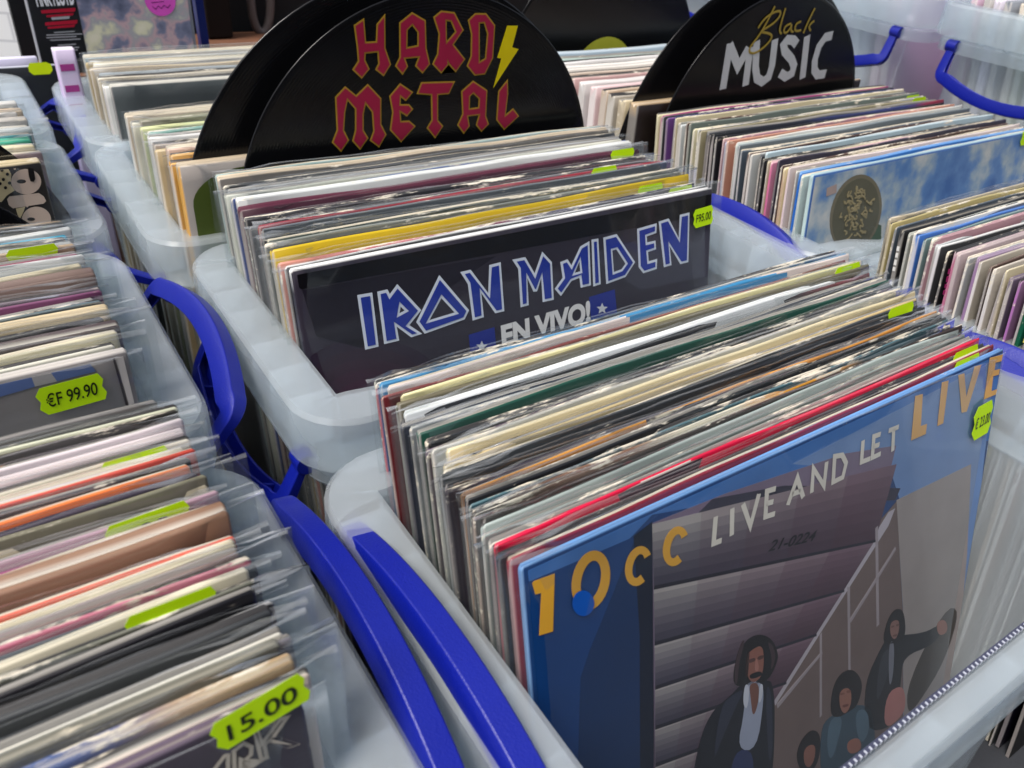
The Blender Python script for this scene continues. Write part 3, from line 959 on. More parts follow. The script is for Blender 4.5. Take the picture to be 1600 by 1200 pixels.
g = 'record sleeves in the white lettered disc row'
r1 = [('pale cream', 'c4bc98', 'd4cca8', 1.2), ('magenta edged', '8a2c60', 'a04478', 1.0, dict(wear=0.3)), ('violet', '5c3a70', '7c5a90', 1.0, dict(wear=0.5)), ('navy', '242c58', '3c4470', 0.9), ('ash', '74746e', '8c8c84', 1.3), ('light silver', 'a4a8a6', 'b8bcba', 1.0),
 ('grey green', '5c6660', '788078', 1.1, dict(wear=0.6)), ('ivory', 'c4bc9c', 'd6d0b0', 1.0, dict(sticker=ST(-0.02, -0.003))), ('khaki', '8c8468', 'a0987c', 1.2, dict(sticker=ST(-0.02, -0.004))), ('charcoal', '303236', '44464a', 1.2, dict(wear=0.2)),
 ('navy and red', '262a48', '343858', 1.2, dict(bands=['1c1e22', '20222c', '2a3058', '303868', '8a2c40'], wear=0.1)), ('black', '1a1a1e', '2c2c30', 0.9), ('lavender grey', '8c8c9c', 'a4a4b4', 1.0), ('salmon', 'b4806c', 'c8947e', 0.9), ('pale mint grey', 'a0aca8', 'b4c0bc', 1.1),
 ('steel', '5c6468', '788084', 1.0), ('dark brown', '3a2824', '543c36', 1.1, dict(wear=0.6)), ('white and grey', 'a8aaa8', 'c4c6c4', 1.0), ('pale blue', '9cb0b8', 'b4c4ca', 1.0, dict(wear=0.6)), ('black titled', '1e1e22', '30302f', 0.9, dict(wear=0.7)), ('pink spined', 'b87890', 'c8a8ac', 0.9, dict(spine='c86a90')),
 ('dark violet', '2c2838', '44404f', 0.9), ('cream', 'c8b890', 'd8caa4', 1.2, dict(spine='b49c84')), ('pinkish white', 'd0c0bc', 'e0d2ce', 0.9, dict(spine='d8c4c4')), ('sky blue spined', '2c6cb8', '6c9cd0', 1.0, dict(spine='2464b8')), ('pale green grey', 'a4b4b0', 'bccac4', 1.0),
 ('cloud printed', '3a62a0', 'a4bcc0', 1.3, dict(label='blue sky record sleeve with clouds and a brown oval emblem', warp=0, wear=0.25, calm=True, spine='b8ccc8'))]
NEUT = [('thin dark grey', '34363a', '4c4e52'), ('thin cream', 'c0b494', 'd0c6a8'), ('thin brown', '4c3a34', '66524a'), ('thin pale grey', '9a9c9a', 'b2b4b2'), ('thin black', '1a1a1c', '303032'),
        ('thin rose', 'a88088', 'b8949a'), ('thin white', 'c8c8c4', 'dadad6'), ('thin slate', '48525c', '626c76')]
r1 = more(r1, NEUT, 2)
for k_, (n_, *_r) in enumerate(r1):
    if n_ == 'cloud printed': SKY = k_
ix = {r[0]: k_ for k_, r in enumerate(r1)}
r1o = stack(r1, g, 0.4165, (0.345, 0.048), (0.176, 0.0475), -9,
            [(ix['cloud printed'], 'blue sky sleeve with brown oval'), (ix['dark brown'], 'dark brown sleeve on the right'), (ix['navy and red'], 'navy and red sleeve'), (ix['ash'], 'ash sleeve below the lettered disc')], W=0.338, seed=18, gap=0.0022, film=False, wear=0.55)
g = 'record sleeves behind the white lettered disc'
r0 = [('pale blue grey', '94a4b0', 'b8c4cc', 1.2), ('mint', 'a0b4ac', 'b8c8c0', 1), ('milky white', 'd0cecb', 'e2e0de', 1), ('rosy beige', 'b8a09c', 'ccb6b0', 1), ('bone white', 'd2ccc4', 'e4dfd8', 1.2), ('warm beige', 'b8a898', 'cabcae', 1), ('old rose', 'b08e8c', 'c4a4a0', 1),
 ('pearl', 'c8c2c0', 'dad6d4', 1), ('pale pink', 'c8aeb0', 'dac2c2', 1), ('fawn', 'b09a84', 'c4b09a', 1), ('greige', 'a0988c', 'b4ac a0'.replace(' ', ''), 1), ('light sand', 'c0b090', 'd2c4a6', 1),
 ('black brown', '1c1210', 'b8a080', 1.2, dict(label='black brown record sleeve at the foot of the white lettered disc', warp=0, wear=0.25))]
stack(r0, g, 0.414, (0.56, 0.046), (0.368, 0.049), -2, [(12, 'black brown sleeve by the disc'), (4, 'bone white sleeve')], W=0.330, seed=19, gap=0.003, film=False, wear=0.5)
g = 'record sleeves in the right edge crate'
r2 = [('cream', 'b8ac94', 'c8bca6', 0.9, dict(film=True)), ('buttery yellow', 'a89a68', 'b8ac7c', 0.9), ('white titled black', '1a1a1c', '242426', 1.3, dict(wear=0.5)), ('pale grey', '94968e', 'aaaca4', 0.8), ('cornflower blue', '3c68b0', '5880c0', 1.3, dict(wear=0.2)), ('grey teal', '6c8484', '8aa0a0', 0.9),
 ('frost white', 'a8acac', 'bcc0c0', 1.0), ('black lined white', '3a3a3c', 'd4d4d2', 1.0, dict(wear=0.7, spine='d0cccc')), ('rose titled pink', '9c7884', 'b4a0a4', 1.0, dict(spine='b06a84')), ('shell pink', 'a89698', 'b8a8a8', 1.1), ('lilac', '7c6a80', '96849a', 1.0, dict(spine='8c7090')),
 ('cream white', 'a8a092', 'bab2a4', 1.0), ('chalky cream', 'b4aca0', 'c8c0b4', 1.0), ('glossy white', 'b4b2b6', 'cac8cc', 0.9), ('dusk purple', '544858', '6c6070', 1.1), ('orchid', '80607e', '947890', 0.8, dict(spine='a870a8')), ('forest green', '10503c', '6a8070', 1.2, dict(wear=0.5, spine='0c5038')), ('yellow titled black', '1c1c1e', '2a2a2c', 1.1, dict(wear=0.6)),
 ('ice white', 'd0d2d6', 'e2e4e8', 0.9), ('tan', 'a88c6c', 'bca080', 1.0), ('clay pink', 'a07868', 'b89484', 1.3, dict(wear=0.7)), ('petrol', '24383c', '3c5054', 1.0), ('midnight', '14181e', '24282e', 1.1), ('fog grey', '8c9090', 'a8acac', 1.0), ('ivory', 'c4bca8', 'd8d0be', 1.0),
 ('straw yellow', 'c0b070', 'd2c488', 1.0), ('deep indigo', '28223c', '3a344e', 1.3, dict(wear=0.4)), ('dark umber', '2c2420', '40362f', 1.2)]
r2 = more(r2, NEUT[::-1], 2)
ix = {r[0]: k_ for k_, r in enumerate(r2)}
r2o = stack(r2, g, 0.4085, (0.101, 0.0435), (-0.072, 0.043), -9,
            [(ix['white titled black'], 'white titled black sleeve at right'), (ix['cornflower blue'], 'cornflower blue sleeve'), (ix['lilac'], 'lilac sleeve at the right edge'), (ix['forest green'], 'forest green sleeve'), (ix['straw yellow'], 'straw yellow sleeve')],
            W=0.330, seed=20, gap=0.0018, film=False, wear=0.55, leanj=1.0)
for (yy, gname, sd, cols_, anc) in (
    (0.140, 'record sleeves in the raised crate with grey sleeves', 21, [('rose', 'c8a8bc'), ('pebble grey', 'b8b4b0'), ('pale lavender', 'd4ccd8'), ('flint', '84888f'), ('almond', 'ccc0b0'), ('moss', '949c80'), ('silver', 'c0c4c8'), ('cocoa', '947c70'), ('snowy', 'e0e0e4'), ('gunmetal', '70767e'), ('dusty pink', 'ccacac')], 'rose sleeve in the raised crate'),
    (0.365, 'record sleeves in the raised crate with pale sleeves', 22, [('white', 'e8e8ec'), ('lilac tinted', 'dcd0e0'), ('pearl white', 'eaeaec'), ('pale grey', 'd0d0d4'), ('white lilac', 'e4dce8'), ('milk white', 'ececec'), ('mist grey', 'c4c8d0'), ('blush', 'c4a4b8'), ('pink', 'c090b0')], 'backmost white sleeve in the raised crate')):
    rr = [(n_, h_, h_, 1.0) for n_, h_ in cols_]
    rr[0] = (rr[0][0], rr[0][1], rr[0][1], 1.0, dict(label=anc.replace('sleeve', 'record sleeve', 1)))
    stack(rr, gname, 0.852, (yy + 0.192, RRZ + 0.012), (yy + 0.060, RRZ + 0.012), -11, [(0, anc)], seed=sd, gap=0.004, film=False, wear=0.2)

# ------------------------------------------------------------------ printed fronts
def zz(sheet, pts, ox, oy, s):
    return clean(sheet.conv(pts, s, ox, oy))


# blue sleeve with the gold number
hero = m2o[-1]; hero_t = hero['tt']
S = Sheet(hero, -hero_t / 2)
A = lambda p: zz(S, p, 800, 700, 2.4)
B = lambda p: zz(S, p, 1100, 700, 2.4)
items = [
 ('06346a', 0.00004, [A([(62, 500), (460, 330), (600, 200), (600, 1500), (60, 1500)])]),
 ('3866a4', 0.00006, [A([(15, 480), (600, 200), (1900, -480), (1900, -60), (1250, 120), (525, 250), (440, 340), (60, 502)])]),
 ('052852', 0.00008, [A([(458, 345), (482, 330), (482, 1400), (240, 1400), (256, 860), (290, 760)])]),
 ('5f92cc', 0.00009, [A([(20, 500), (62, 490), (75, 700), (112, 1400), (60, 1400)])]),
 ('607ca8', 0.00010, [B([(330, 60), (1090, -330), (1000, 500), (900, 1300), (700, 1300), (735, 200), (700, 90)])]),
 ('030f26', 0.00015, [A([(455, 330), (525, 275), (535, 1320), (480, 1320), (478, 700)])]),
 ('6c5e72', 0.00015, [A([(524, 282), (800, 170), (1250, 20), (1440, -10), (1420, 70), (1250, 330), (985, 960), (760, 1320), (530, 1320)])]),
 ('2e2a3a', 0.00025, [B([(30, 190), (300, 140), (735, 150), (715, 195), (430, 205), (0, 300), (-40, 260)])]),
 ('625350', 0.00022, [B([(660, 270), (720, 200), (745, 620), (745, 1320), (180, 1320), (270, 930), (500, 560)])]),
 ('8a8280', 0.00026, [B([(720, 195), (1000, 60), (985, 400), (900, 1300), (748, 1300), (745, 600)])]),
 ('a09aa2', 0.00026, [B([(690, 240), (715, 225), (690, 290), (430, 700), (265, 965), (262, 930), (500, 545)])]),
]
# panelled door: each board printed as graded strips between dark joints
joints = [((524, 285), (1440, 60)), ((530, 515), (1361, 342)), ((533, 725), (1244, 529)), ((535, 890), (1140, 694)), ((535, 1040), (1027, 874)), ((536, 1180), (920, 1043)), ((538, 1330), (806, 1225))]
def mixhex(a, b, q):
    return ''.join('%02x' % int(int(a[k:k + 2], 16) * (1 - q) + int(b[k:k + 2], 16) * q) for k in (0, 2, 4))
for k in range(len(joints) - 1):
    (a0, b0), (a1, b1) = joints[k], joints[k + 1]
    for v in range(7):
        for h_ in range(5):
            def at_(hh, vv):
                p_ = (a0[0] + (b0[0] - a0[0]) * hh, a0[1] + (b0[1] - a0[1]) * hh); q_ = (a1[0] + (b1[0] - a1[0]) * hh, a1[1] + (b1[1] - a1[1]) * hh)
                return (p_[0] + (q_[0] - p_[0]) * vv, p_[1] + (q_[1] - p_[1]) * vv)
            top_c = mixhex('989290', '68525e', h_ / 4); low_c = mixhex('3a3644', '402c38', h_ / 4)
            items.append((mixhex(top_c, low_c, (v / 6) ** 0.8), 0.00029, [A([at_(h_ / 5, v / 7), at_((h_ + 1) / 5, v / 7), at_((h_ + 1) / 5, (v + 1) / 7), at_(h_ / 5, (v + 1) / 7)])]))
    if k: items.append(('1c1a26', 0.00033, [A([a0, b0, (b0[0], b0[1] + 10), (a0[0], a0[1] + 15)])]))
for q in ([(535, 520), (545, 520), (548, 860), (540, 860)], [(640, 300), (650, 290), (655, 660), (645, 670)], [(432, 700), (440, 690), (440, 1000), (432, 1010)]):
    items.append(('8c8388', 0.00031, [B(q)]))
for q in ([(545, 640), (715, 370), (718, 380), (548, 655)], [(270, 960), (440, 760), (442, 770), (274, 975)]):
    items.append(('8c8388', 0.00033, [B(q)]))
BND = (-LP / 2 + 0.0025, LP / 2 - 0.002, 0.002, LP - 0.0022)
art(hero, S, 'cover_artwork', items, None, BND)
def soft(pts, n=2):
    for _ in range(n):
        res = []
        for k in range(len(pts)):
            p, q = pts[k], pts[(k + 1) % len(pts)]
            res += [(p[0] * .75 + q[0] * .25, p[1] * .75 + q[1] * .25), (p[0] * .25 + q[0] * .75, p[1] * .25 + q[1] * .75)]
        pts = res
    return pts


fig = [
 # standing figure in a dark jacket
 ('10121c', 0.00040, [B([(95, 930), (150, 870), (225, 865), (262, 880), (262, 1140), (240, 1320), (-60, 1320), (-20, 1090), (30, 980)])]),
 ('8d94a8', 0.00045, [B([(150, 875), (215, 872), (222, 940), (195, 1130), (120, 1130), (150, 980)])]),
 ('6a4438', 0.00050, [B([(165, 880), (205, 878), (200, 960), (180, 1010), (172, 940)])]),
 ('0d0a0c', 0.00045, [B([(105, 890), (112, 800), (150, 720), (205, 692), (255, 715), (276, 770), (272, 800), (250, 850), (225, 875), (150, 890)])]),
 ('7c5044', 0.00055, [B([(155, 780), (175, 755), (215, 735), (222, 790), (215, 850), (185, 880), (160, 862)])]),
 ('0d0a0c', 0.00060, [B([(165, 846), (212, 832), (214, 852), (170, 866)])]),
 ('232c52', 0.00048, [B([(105, 1130), (190, 1130), (170, 1320), (90, 1320)])]),
 # seated figure in blue green
 ('2f4250', 0.00040, [B([(430, 1060), (470, 1000), (590, 950), (640, 1000), (640, 1320), (440, 1320)])]),
 ('120d0e', 0.00045, [B([(470, 1000), (478, 900), (510, 840), (560, 825), (595, 880), (575, 960), (545, 985), (500, 1010)])]),
 ('855a4c', 0.00050, [B([(505, 905), (548, 895), (550, 960), (525, 1000), (505, 970)])]),
 # low figure
 ('120d0e', 0.00055, [B([(340, 1170), (355, 1100), (400, 1050), (435, 1070), (430, 1170), (380, 1240)])]),
 ('7c5246', 0.00060, [B([(372, 1120), (415, 1105), (412, 1165), (390, 1200), (370, 1180)])]),
 # figure with an outstretched arm
 ('14151b', 0.00040, [B([(600, 880), (655, 760), (690, 700), (750, 700), (830, 690), (880, 660), (890, 690), (850, 740), (745, 780), (735, 870), (730, 950), (700, 1050), (600, 1060)])]),
 ('0f0b0d', 0.00045, [B([(665, 730), (685, 640), (715, 600), (745, 605), (755, 680), (742, 720), (700, 735)])]),
 ('7a5a52', 0.00050, [B([(695, 650), (730, 640), (728, 690), (712, 720), (695, 700)])]),
 ('a06a66', 0.00045, [B([(680, 920), (740, 885), (755, 940), (745, 1000), (670, 1060)])]),
 ('3a332e', 0.00035, [B([(760, 880), (900, 600), (960, 600), (900, 800), (800, 960), (760, 1000)])]),
]
fig += [
 ('4a2f28', 0.00062, [B([(160, 792), (188, 782), (190, 796), (162, 806)])]), ('4a2f28', 0.00062, [B([(196, 780), (220, 772), (220, 786), (198, 794)])]),
 ('94655a', 0.00060, [B([(188, 790), (196, 786), (204, 832), (186, 836)])]), ('2a1a18', 0.00058, [B([(155, 780), (168, 752), (165, 800), (160, 862), (150, 850)])]),
 ('35262a', 0.00050, [B([(112, 800), (140, 720), (152, 720), (128, 800), (122, 880), (112, 884)])]), ('35262a', 0.00050, [B([(232, 720), (258, 740), (266, 790), (246, 840), (252, 780)])]),
 ('262a3a', 0.00043, [B([(60, 960), (110, 920), (150, 900), (120, 960), (60, 1100), (30, 1180)])]), ('262a3a', 0.00043, [B([(226, 890), (250, 900), (256, 1120), (240, 1200)])]),
 ('b4b8c4', 0.00047, [B([(150, 880), (168, 890), (160, 980), (142, 960)])]), ('b4b8c4', 0.00047, [B([(206, 880), (220, 886), (214, 940), (200, 960)])]),
 ('6c4034', 0.00052, [B([(504, 918), (524, 914), (524, 922), (506, 926)])]), ('6c4034', 0.00052, [B([(530, 908), (548, 905), (548, 914), (532, 918)])]), ('5c3028', 0.00052, [B([(514, 962), (540, 956), (538, 966), (518, 972)])]),
 ('465c6c', 0.00043, [B([(470, 1010), (520, 1000), (500, 1100), (470, 1180), (456, 1100)])]), ('465c6c', 0.00043, [B([(560, 985), (610, 975), (620, 1060), (580, 1120)])]),
 ('8a5a4c', 0.00052, [B([(530, 1100), (580, 1080), (590, 1130), (540, 1150)])]),
 ('5a3c36', 0.00052, [B([(697, 666), (711, 662), (711, 669), (698, 673)])]), ('5a3c36', 0.00052, [B([(716, 660), (729, 656), (729, 664), (717, 668)])]), ('5a3c36', 0.00052, [B([(703, 700), (722, 695), (720, 703), (706, 707)])]),
 ('2c2e36', 0.00043, [B([(655, 790), (690, 740), (700, 800), (670, 900), (640, 960)])]), ('6a6c78', 0.00045, [B([(690, 720), (712, 724), (706, 860), (690, 900)])]),
 ('8a5c50', 0.00046, [B([(868, 650), (905, 640), (912, 690), (875, 705)])]),
]
fig = [(c_, l_ * 0.8 + 0.0001, [soft(q_) for q_ in lo_]) for c_, l_, lo_ in fig]
art(hero, S, 'printed_figures', fig, None, BND)
# gold number and words
def ringc(cx, cy, rx, ry, w, a0, a1, rot, sh=None):
    o_ = ellipse(cx, cy, rx, ry, 26, R(a0), R(a1), rot)
    i_ = ellipse(cx, cy, rx - w, ry - w * 1.1, 26, R(a0), R(a1), rot)
    return o_ + i_[::-1]
gold = 'c8942c'
items = [(gold, 0.0006, [A([(72, 505), (80, 496), (156, 468), (150, 684), (98, 700), (106, 540), (84, 546)])]),
         (gold, 0.0006, [A(ellipse(292, 494, 70, 114, 32, rot=R(12))), A(ellipse(292, 494, 36, 76, 32, rot=R(12)))]),
         (gold, 0.0006, [A(ringc(470, 440, 48, 76, 27, 40, 315, R(14)))]),
         (gold, 0.0006, [A(ringc(610, 366, 46, 76, 27, 40, 315, R(14)))])]
C6 = lambda p: zz(S, p, 1400, 520, 6.0)
gold2 = 'c89850'
art(hero, S, 'gold_number', items)
items = [(gold2, 0.0006, [C6([(170, 590), (240, 570), (222, 872), (280, 850), (268, 945), (132, 1005)])]),
          (gold2, 0.0006, [C6([(420, 462), (482, 445), (432, 845), (378, 870)])]),
          (gold2, 0.0006, [C6([(575, 395), (630, 378), (648, 600), (728, 312), (790, 296), (652, 735), (605, 747)])]),
          (gold2, 0.0006, [C6([(870, 232), (992, 200), (978, 262), (922, 278), (912, 350), (962, 336), (952, 390), (900, 404), (884, 545), (938, 525), (925, 575), (815, 620)])])]
art(hero, S, 'gold_lettering', items)
mb = MB()
LW = 0.0026
for ln in ([(760, 255), (752, 356), (782, 344)], [(822, 224), (820, 326)], [(862, 208), (890, 290), (922, 170)], [(985, 150), (952, 160), (946, 256), (982, 244)], [(950, 207), (976, 199)]):
    vs, fs = stroke(S.conv(ln, 2.4, 800, 700), LW); S.put(mb, vs, fs, 0.0006)
for ln in ([(310, 212), (346, 110), (368, 184)], [(326, 172), (358, 160)], [(400, 166), (406, 75), (446, 140), (456, 50)], [(480, 126), (486, 30), (514, 25), (529, 55), (516, 108), (480, 126)]):
    vs, fs = stroke(S.conv(ln, 2.4, 1100, 700), LW); S.put(mb, vs, fs, 0.0006)
for ln in ([(790, 1080), (782, 1188), (826, 1170)], [(878, 1048), (844, 1060), (836, 1166), (878, 1146)], [(840, 1112), (872, 1100)], [(918, 1032), (968, 1012)], [(943, 1022), (938, 1134)]):
    vs, fs = stroke(S.conv(ln, 3.2, 1100, 350), LW); S.put(mb, vs, fs, 0.0006)
mb.build('white_lettering', ink('c9c4ba'), hero)
mb = MB(); S.words(mb, '21-0224', (1198, 861), (1272, 843), 0.0052, 0.0006, 0.02, 0.3)
mb.build('dark_numbers', ink('14121a'), hero)
vs, fs = fill([clean(S.conv(ellipse(908, 940, 17, 20, 26)))])
mb = MB(); S.put(mb, vs, fs, 0.0013); mb.build('round_sticker', ink('0a4aa0'), hero)
# its price sticker
c = S.uv(1528, 655)
add_sticker(hero, -hero_t / 2, c[0], c[1], 0.019, 0.020, R(2), '\u20ac 23.00', 0.0062)

# title along the top edge of the black sleeve
def top_words(o, txt, x0, width, hexc, hgt=0.0017):
    t = o['tt']; H = LP
    vs, fs, a0, a1, b0, b1 = text_shape(txt, 0.012)
    s = width / (a1 - a0)
    out = [(x0 + (x - a0) * s, -t / 2 - 0.0004 - z * 0.0001, H - 0.0062 + y * hgt / 0.7 * 1.6) for x, y, z in vs]
    mesh_obj('title_print', out, fs, ink(hexc), o)
top_words(m2o[18], 'BONFIRE  FIRE WORKS', -0.035, 0.055, 'd8d6d0')
top_words(m2o[24], 'GARDEN OF EVIL', -0.055, 0.052, 'a8463c')

# dark purple sleeve with blue lettering
hero = m1o[-1]; t_ = hero['tt']
S = Sheet(hero, -t_ / 2)
P7 = lambda p: zz(S, p, 400, 350, 3.2)
P8 = lambda p: zz(S, p, 800, 350, 3.2)
items = [('0c0a0e', 0.0001, [P7([(185, 258), (2330, -160), (2330, -60), (230, 325), (215, 320)])]),
         *[(hx_, 0.0001 + 0.00003 * k_, [P7(ellipse(560, 900, 420 - 62 * k_, 330 - 52 * k_, 30))]) for k_, hx_ in enumerate(('2c2230', '30222f', '352230', '3a2232', '402235'))],
         ('3c3a46', 0.0001, [P8([(380, 150), (990, -20), (990, 260), (640, 330)])]),
         ('1e1a24', 0.0001, [P7([(230, 330), (900, 210), (1200, 160), (520, 620), (300, 560)])])]
letters = [
 ([P7([(505, 355), (580, 342), (612, 612), (545, 628)])]),
 ([P7([(605, 338), (656, 326), (668, 350), (705, 300), (825, 430), (765, 505), (830, 548), (775, 566), (702, 512), (715, 582), (640, 600)]), P7([(722, 412), (742, 432), (716, 446)])]),
 ([P7([(915, 255), (1064, 430), (1042, 476), (842, 548), (800, 490)]), P7([(926, 370), (992, 442), (866, 480)])]),
 ([P7([(1020, 240), (1072, 228), (1160, 345), (1165, 205), (1222, 190), (1240, 435), (1195, 446), (1125, 345), (1138, 465), (1082, 482), (1058, 300)])]),
 ([P7([(1280, 178), (1345, 165), (1392, 246), (1430, 138), (1478, 190), (1487, 378), (1432, 390), (1425, 268), (1404, 336), (1386, 338), (1355, 268), (1362, 405), (1322, 416), (1310, 225)])]),
 ([P8([(240, 190), (276, 176), (296, 206), (340, 112), (385, 86), (393, 306), (342, 318), (336, 268), (296, 284), (243, 360), (212, 324), (252, 268)]), P8([(336, 186), (340, 236), (312, 244)])]),
 ([P8([(396, 78), (430, 72), (442, 300), (405, 312)])]),
 ([P8([(455, 68), (522, 50), (614, 190), (566, 264), (470, 300)]), P8([(500, 132), (520, 126), (566, 198), (546, 226), (508, 240)])]),
 ([P8([(624, 24), (722, -4), (720, 44), (672, 62), (674, 92), (716, 82), (718, 126), (678, 140), (682, 186), (724, 174), (722, 224), (655, 246), (632, 216)])]),
 ([P8([(732, -12), (782, -28), (832, 70), (838, -46), (886, -58), (880, 190), (840, 200), (786, 108), (796, 205), (758, 216)])]),
]
for lp in letters:
    items.append(('d4dae4', 0.0003, [lp[0]] + lp[1:]))
    items.append(('1e3494', 0.0006, [inset(lp[0], 0.0017)] + [inset(h, -0.0015) for h in lp[1:]]))
for cx, cy in ((760, 527), (948, 468)):
    items.append(('1b2a82', 0.0003, [clean(S.conv([(cx - 28, cy - 4), (cx + 12, cy - 16), (cx + 16, cy + 26), (cx - 24, cy + 38)]))]))
    st = []
    for k in range(10):
        a = R(90 + 36 * k); r_ = 9 if k % 2 == 0 else 4
        st.append((cx - 8 + r_ * math.cos(a), cy + 14 - r_ * math.sin(a)))
    items.append(('c8cad0', 0.0006, [clean(S.conv(st))]))
art(hero, S, 'cover_lettering', items, None, BND)
mb = MB(); S.words(mb, 'EN VIVO!', (784, 541), (922, 500), 0.0135, 0.0005, 0.05)
mb.build('white_lettering', ink('dcdad8'), hero)
c = S.uv(1095, 338)
add_sticker(hero, -t_ / 2, c[0], c[1], 0.020, 0.0135, R(3), 'F95.00', 0.0055)

# grey sleeve with the olive arch
hero = m0bo[-1]; t_ = hero['tt']; S = Sheet(hero, -t_ / 2)
a = S.uv(302, 322); w_ = 0.075
arch = [(a[0], a[1] - 0.1)] + [(a[0] + w_ / 2 - w_ / 2 * math.cos(R(k * 10)), a[1] + 0.022 * math.sin(R(k * 10))) for k in range(19)] + [(a[0] + w_, a[1] - 0.1)]
art(hero, S, 'arch_print', [('4d5a24', 0.0004, [clean(arch)])], None, BND)

# sleeve with the long price sticker: stripes and frame lines
hero = l1o[-1]; t_ = hero['tt']; S = Sheet(hero, -t_ / 2)
Q = lambda p: zz(S, p, 0, 350, 3.2)
art(hero, S, 'stripe_print', [
 ('5a6ea0', 0.0003, [Q([(-200, 850), (150, 745), (175, 812), (-200, 920)])]), ('5a6ea0', 0.0003, [Q([(240, 722), (425, 668), (480, 735), (285, 785)])]),
 ('a8a4a4', 0.0003, [Q([(150, 745), (240, 722), (285, 785), (175, 812)])]), ('3a3436', 0.0003, [Q([(556, 650), (566, 647), (640, 905), (628, 905)])]),
 ('b4aeaa', 0.0003, [Q([(570, 645), (630, 628), (705, 880), (645, 905)])]), ('22242a', 0.0004, [Q([(632, 628), (680, 615), (750, 880), (705, 880)])])], None, BND)
c = S.uv(111, 612)
add_sticker(hero, -t_ / 2, c[0], c[1], 0.0265, 0.0135, R(2), '\u20acF 99.90', 0.0062)
mb = MB()
for k in range(9):
    p = S.uv(78 + 9.5 * k, 637 - 2.6 * k)
    vs, fs = fill([clean([(p[0] - 0.0018, p[1] - 0.0006), (p[0] + 0.0018, p[1] - 0.0008 * (k % 3)), (p[0] + 0.0016, p[1] + 0.0007), (p[0] - 0.0018, p[1] + 0.0005)])])
    S.put(mb, vs, fs, 0.0016 + 0.00003 * k)
mb.build('pen_underline', M_PEN, hero)

# outlined letters sleeve
hero = l2o[-1]; t_ = hero['tt']; S = Sheet(hero, -t_ / 2)
mb = MB()
Z6 = lambda p: S.conv(p, 2.4, 0, 700)
for k, ln in enumerate(([(945, 1056), (968, 1048), (984, 1092), (1048, 1008), (1088, 998), (1032, 1078), (1124, 1106), (1078, 1122), (1008, 1100), (998, 1110), (1008, 1160), (972, 1172)],
           [(868, 1132), (915, 1096), (950, 1112), (946, 1148), (930, 1162), (992, 1166), (952, 1192), (906, 1172), (908, 1236), (872, 1256)],
           [(775, 1270), (796, 1200), (838, 1146), (862, 1142), (860, 1262), (828, 1276), (824, 1236), (806, 1246), (802, 1290)])):
    q = clean(Z6(ln))
    vs, fs = fill([q, inset(q, 0.0011)]); S.put(mb, vs, fs, 0.0004)
mb.build('outlined_letters', ink('b0a89c'), hero)
c = S.uv(405, 1107)
add_sticker(hero, -t_ / 2, c[0], c[1] + 0.001, 0.026, 0.011, R(10), '15.00', 0.0054)

# bubble letter sleeve
hero = l0o[-1]; t_ = hero['tt']; S = Sheet(hero, -t_ / 2)
V = lambda p: zz(S, p, 0, 180, 5.4545)
cream = 'c4b0a0'
items = [(cream, 0.0004, [V(ellipse(222, 565, 128, 108, 30)), V(ellipse(182, 563, 40, 18, 18))]),
         ('1a1716', 0.0007, [V([(235, 440), (285, 455), (300, 540), (285, 565), (258, 560), (245, 520)])]),
         (cream, 0.0004, [V([(60, 715), (80, 690), (330, 662), (372, 690), (392, 730), (370, 752), (110, 792), (75, 765)])]),
         (cream, 0.0004, [V(ellipse(310, 890, 125, 112, 30)), V(ellipse(265, 885, 34, 16, 18))]),
         ('c9b890', 0.0004, [V([(-40, 470), (60, 440), (95, 500), (90, 590), (125, 640), (60, 680), (10, 740), (-60, 700)])]),
         ('c9b890', 0.0004, [V([(135, 795), (215, 778), (200, 820), (170, 880), (150, 850)])])]
for (x, y) in ((15, 465), (62, 500), (28, 545), (80, 575), (46, 615), (0, 580)):
    items.append(('1a1716', 0.0007, [V(ellipse(x, y, 14, 14, 12))]))
for (x, y, r_) in ((85, 432, 18), (125, 455, 10), (160, 418, 9), (0, 430, 15), (405, 580, 12), (450, 720, 20), (232, 775, 8)):
    items.append((cream, 0.0004, [V(ellipse(x, y, r_, r_, 12))]))
art(hero, S, 'bubble_lettering', items, None, BND)

# blue sky sleeve
hero = r1o[-1]; t_ = hero['tt']; S = Sheet(hero, -t_ / 2)
G = lambda p: zz(S, p, 1220, 200, 4.2105)
rn = random.Random(5)
def cloud(cx, cy, rx, ry, seed):
    r2_ = random.Random(seed); pts = []
    for k in range(22):
        a = 2 * math.pi * k / 22
        q = 1 + 0.28 * noise.noise((math.cos(a) * 2 + seed, math.sin(a) * 2, seed))+ r2_.uniform(-.10, .10)
        pts.append((cx + rx * q * math.cos(a), cy + ry * q * math.sin(a)))
    return pts
m, N, L, out = new_mat('sky_print')
tc = N.new('ShaderNodeTexCoord')
n1 = N.new('ShaderNodeTexNoise'); n1.inputs['Scale'].default_value = 17; n1.inputs['Detail'].default_value = 6; n1.inputs['Roughness'].default_value = 0.55
L.new(tc.outputs['Object'], n1.inputs['Vector'])
sx_ = N.new('ShaderNodeSeparateXYZ'); L.new(tc.outputs['Object'], sx_.inputs[0])
gr = N.new('ShaderNodeMapRange'); gr.inputs['From Min'].default_value = -0.115; gr.inputs['From Max'].default_value = 0.0; gr.inputs['To Min'].default_value = 0.17; gr.inputs['To Max'].default_value = 0.0
L.new(sx_.outputs['X'], gr.inputs['Value'])
ad = N.new('ShaderNodeMath'); ad.operation = 'ADD'; L.new(n1.outputs['Fac'], ad.inputs[0]); L.new(gr.outputs[0], ad.inputs[1])
cr = N.new('ShaderNodeValToRGB'); st = cr.color_ramp.elements
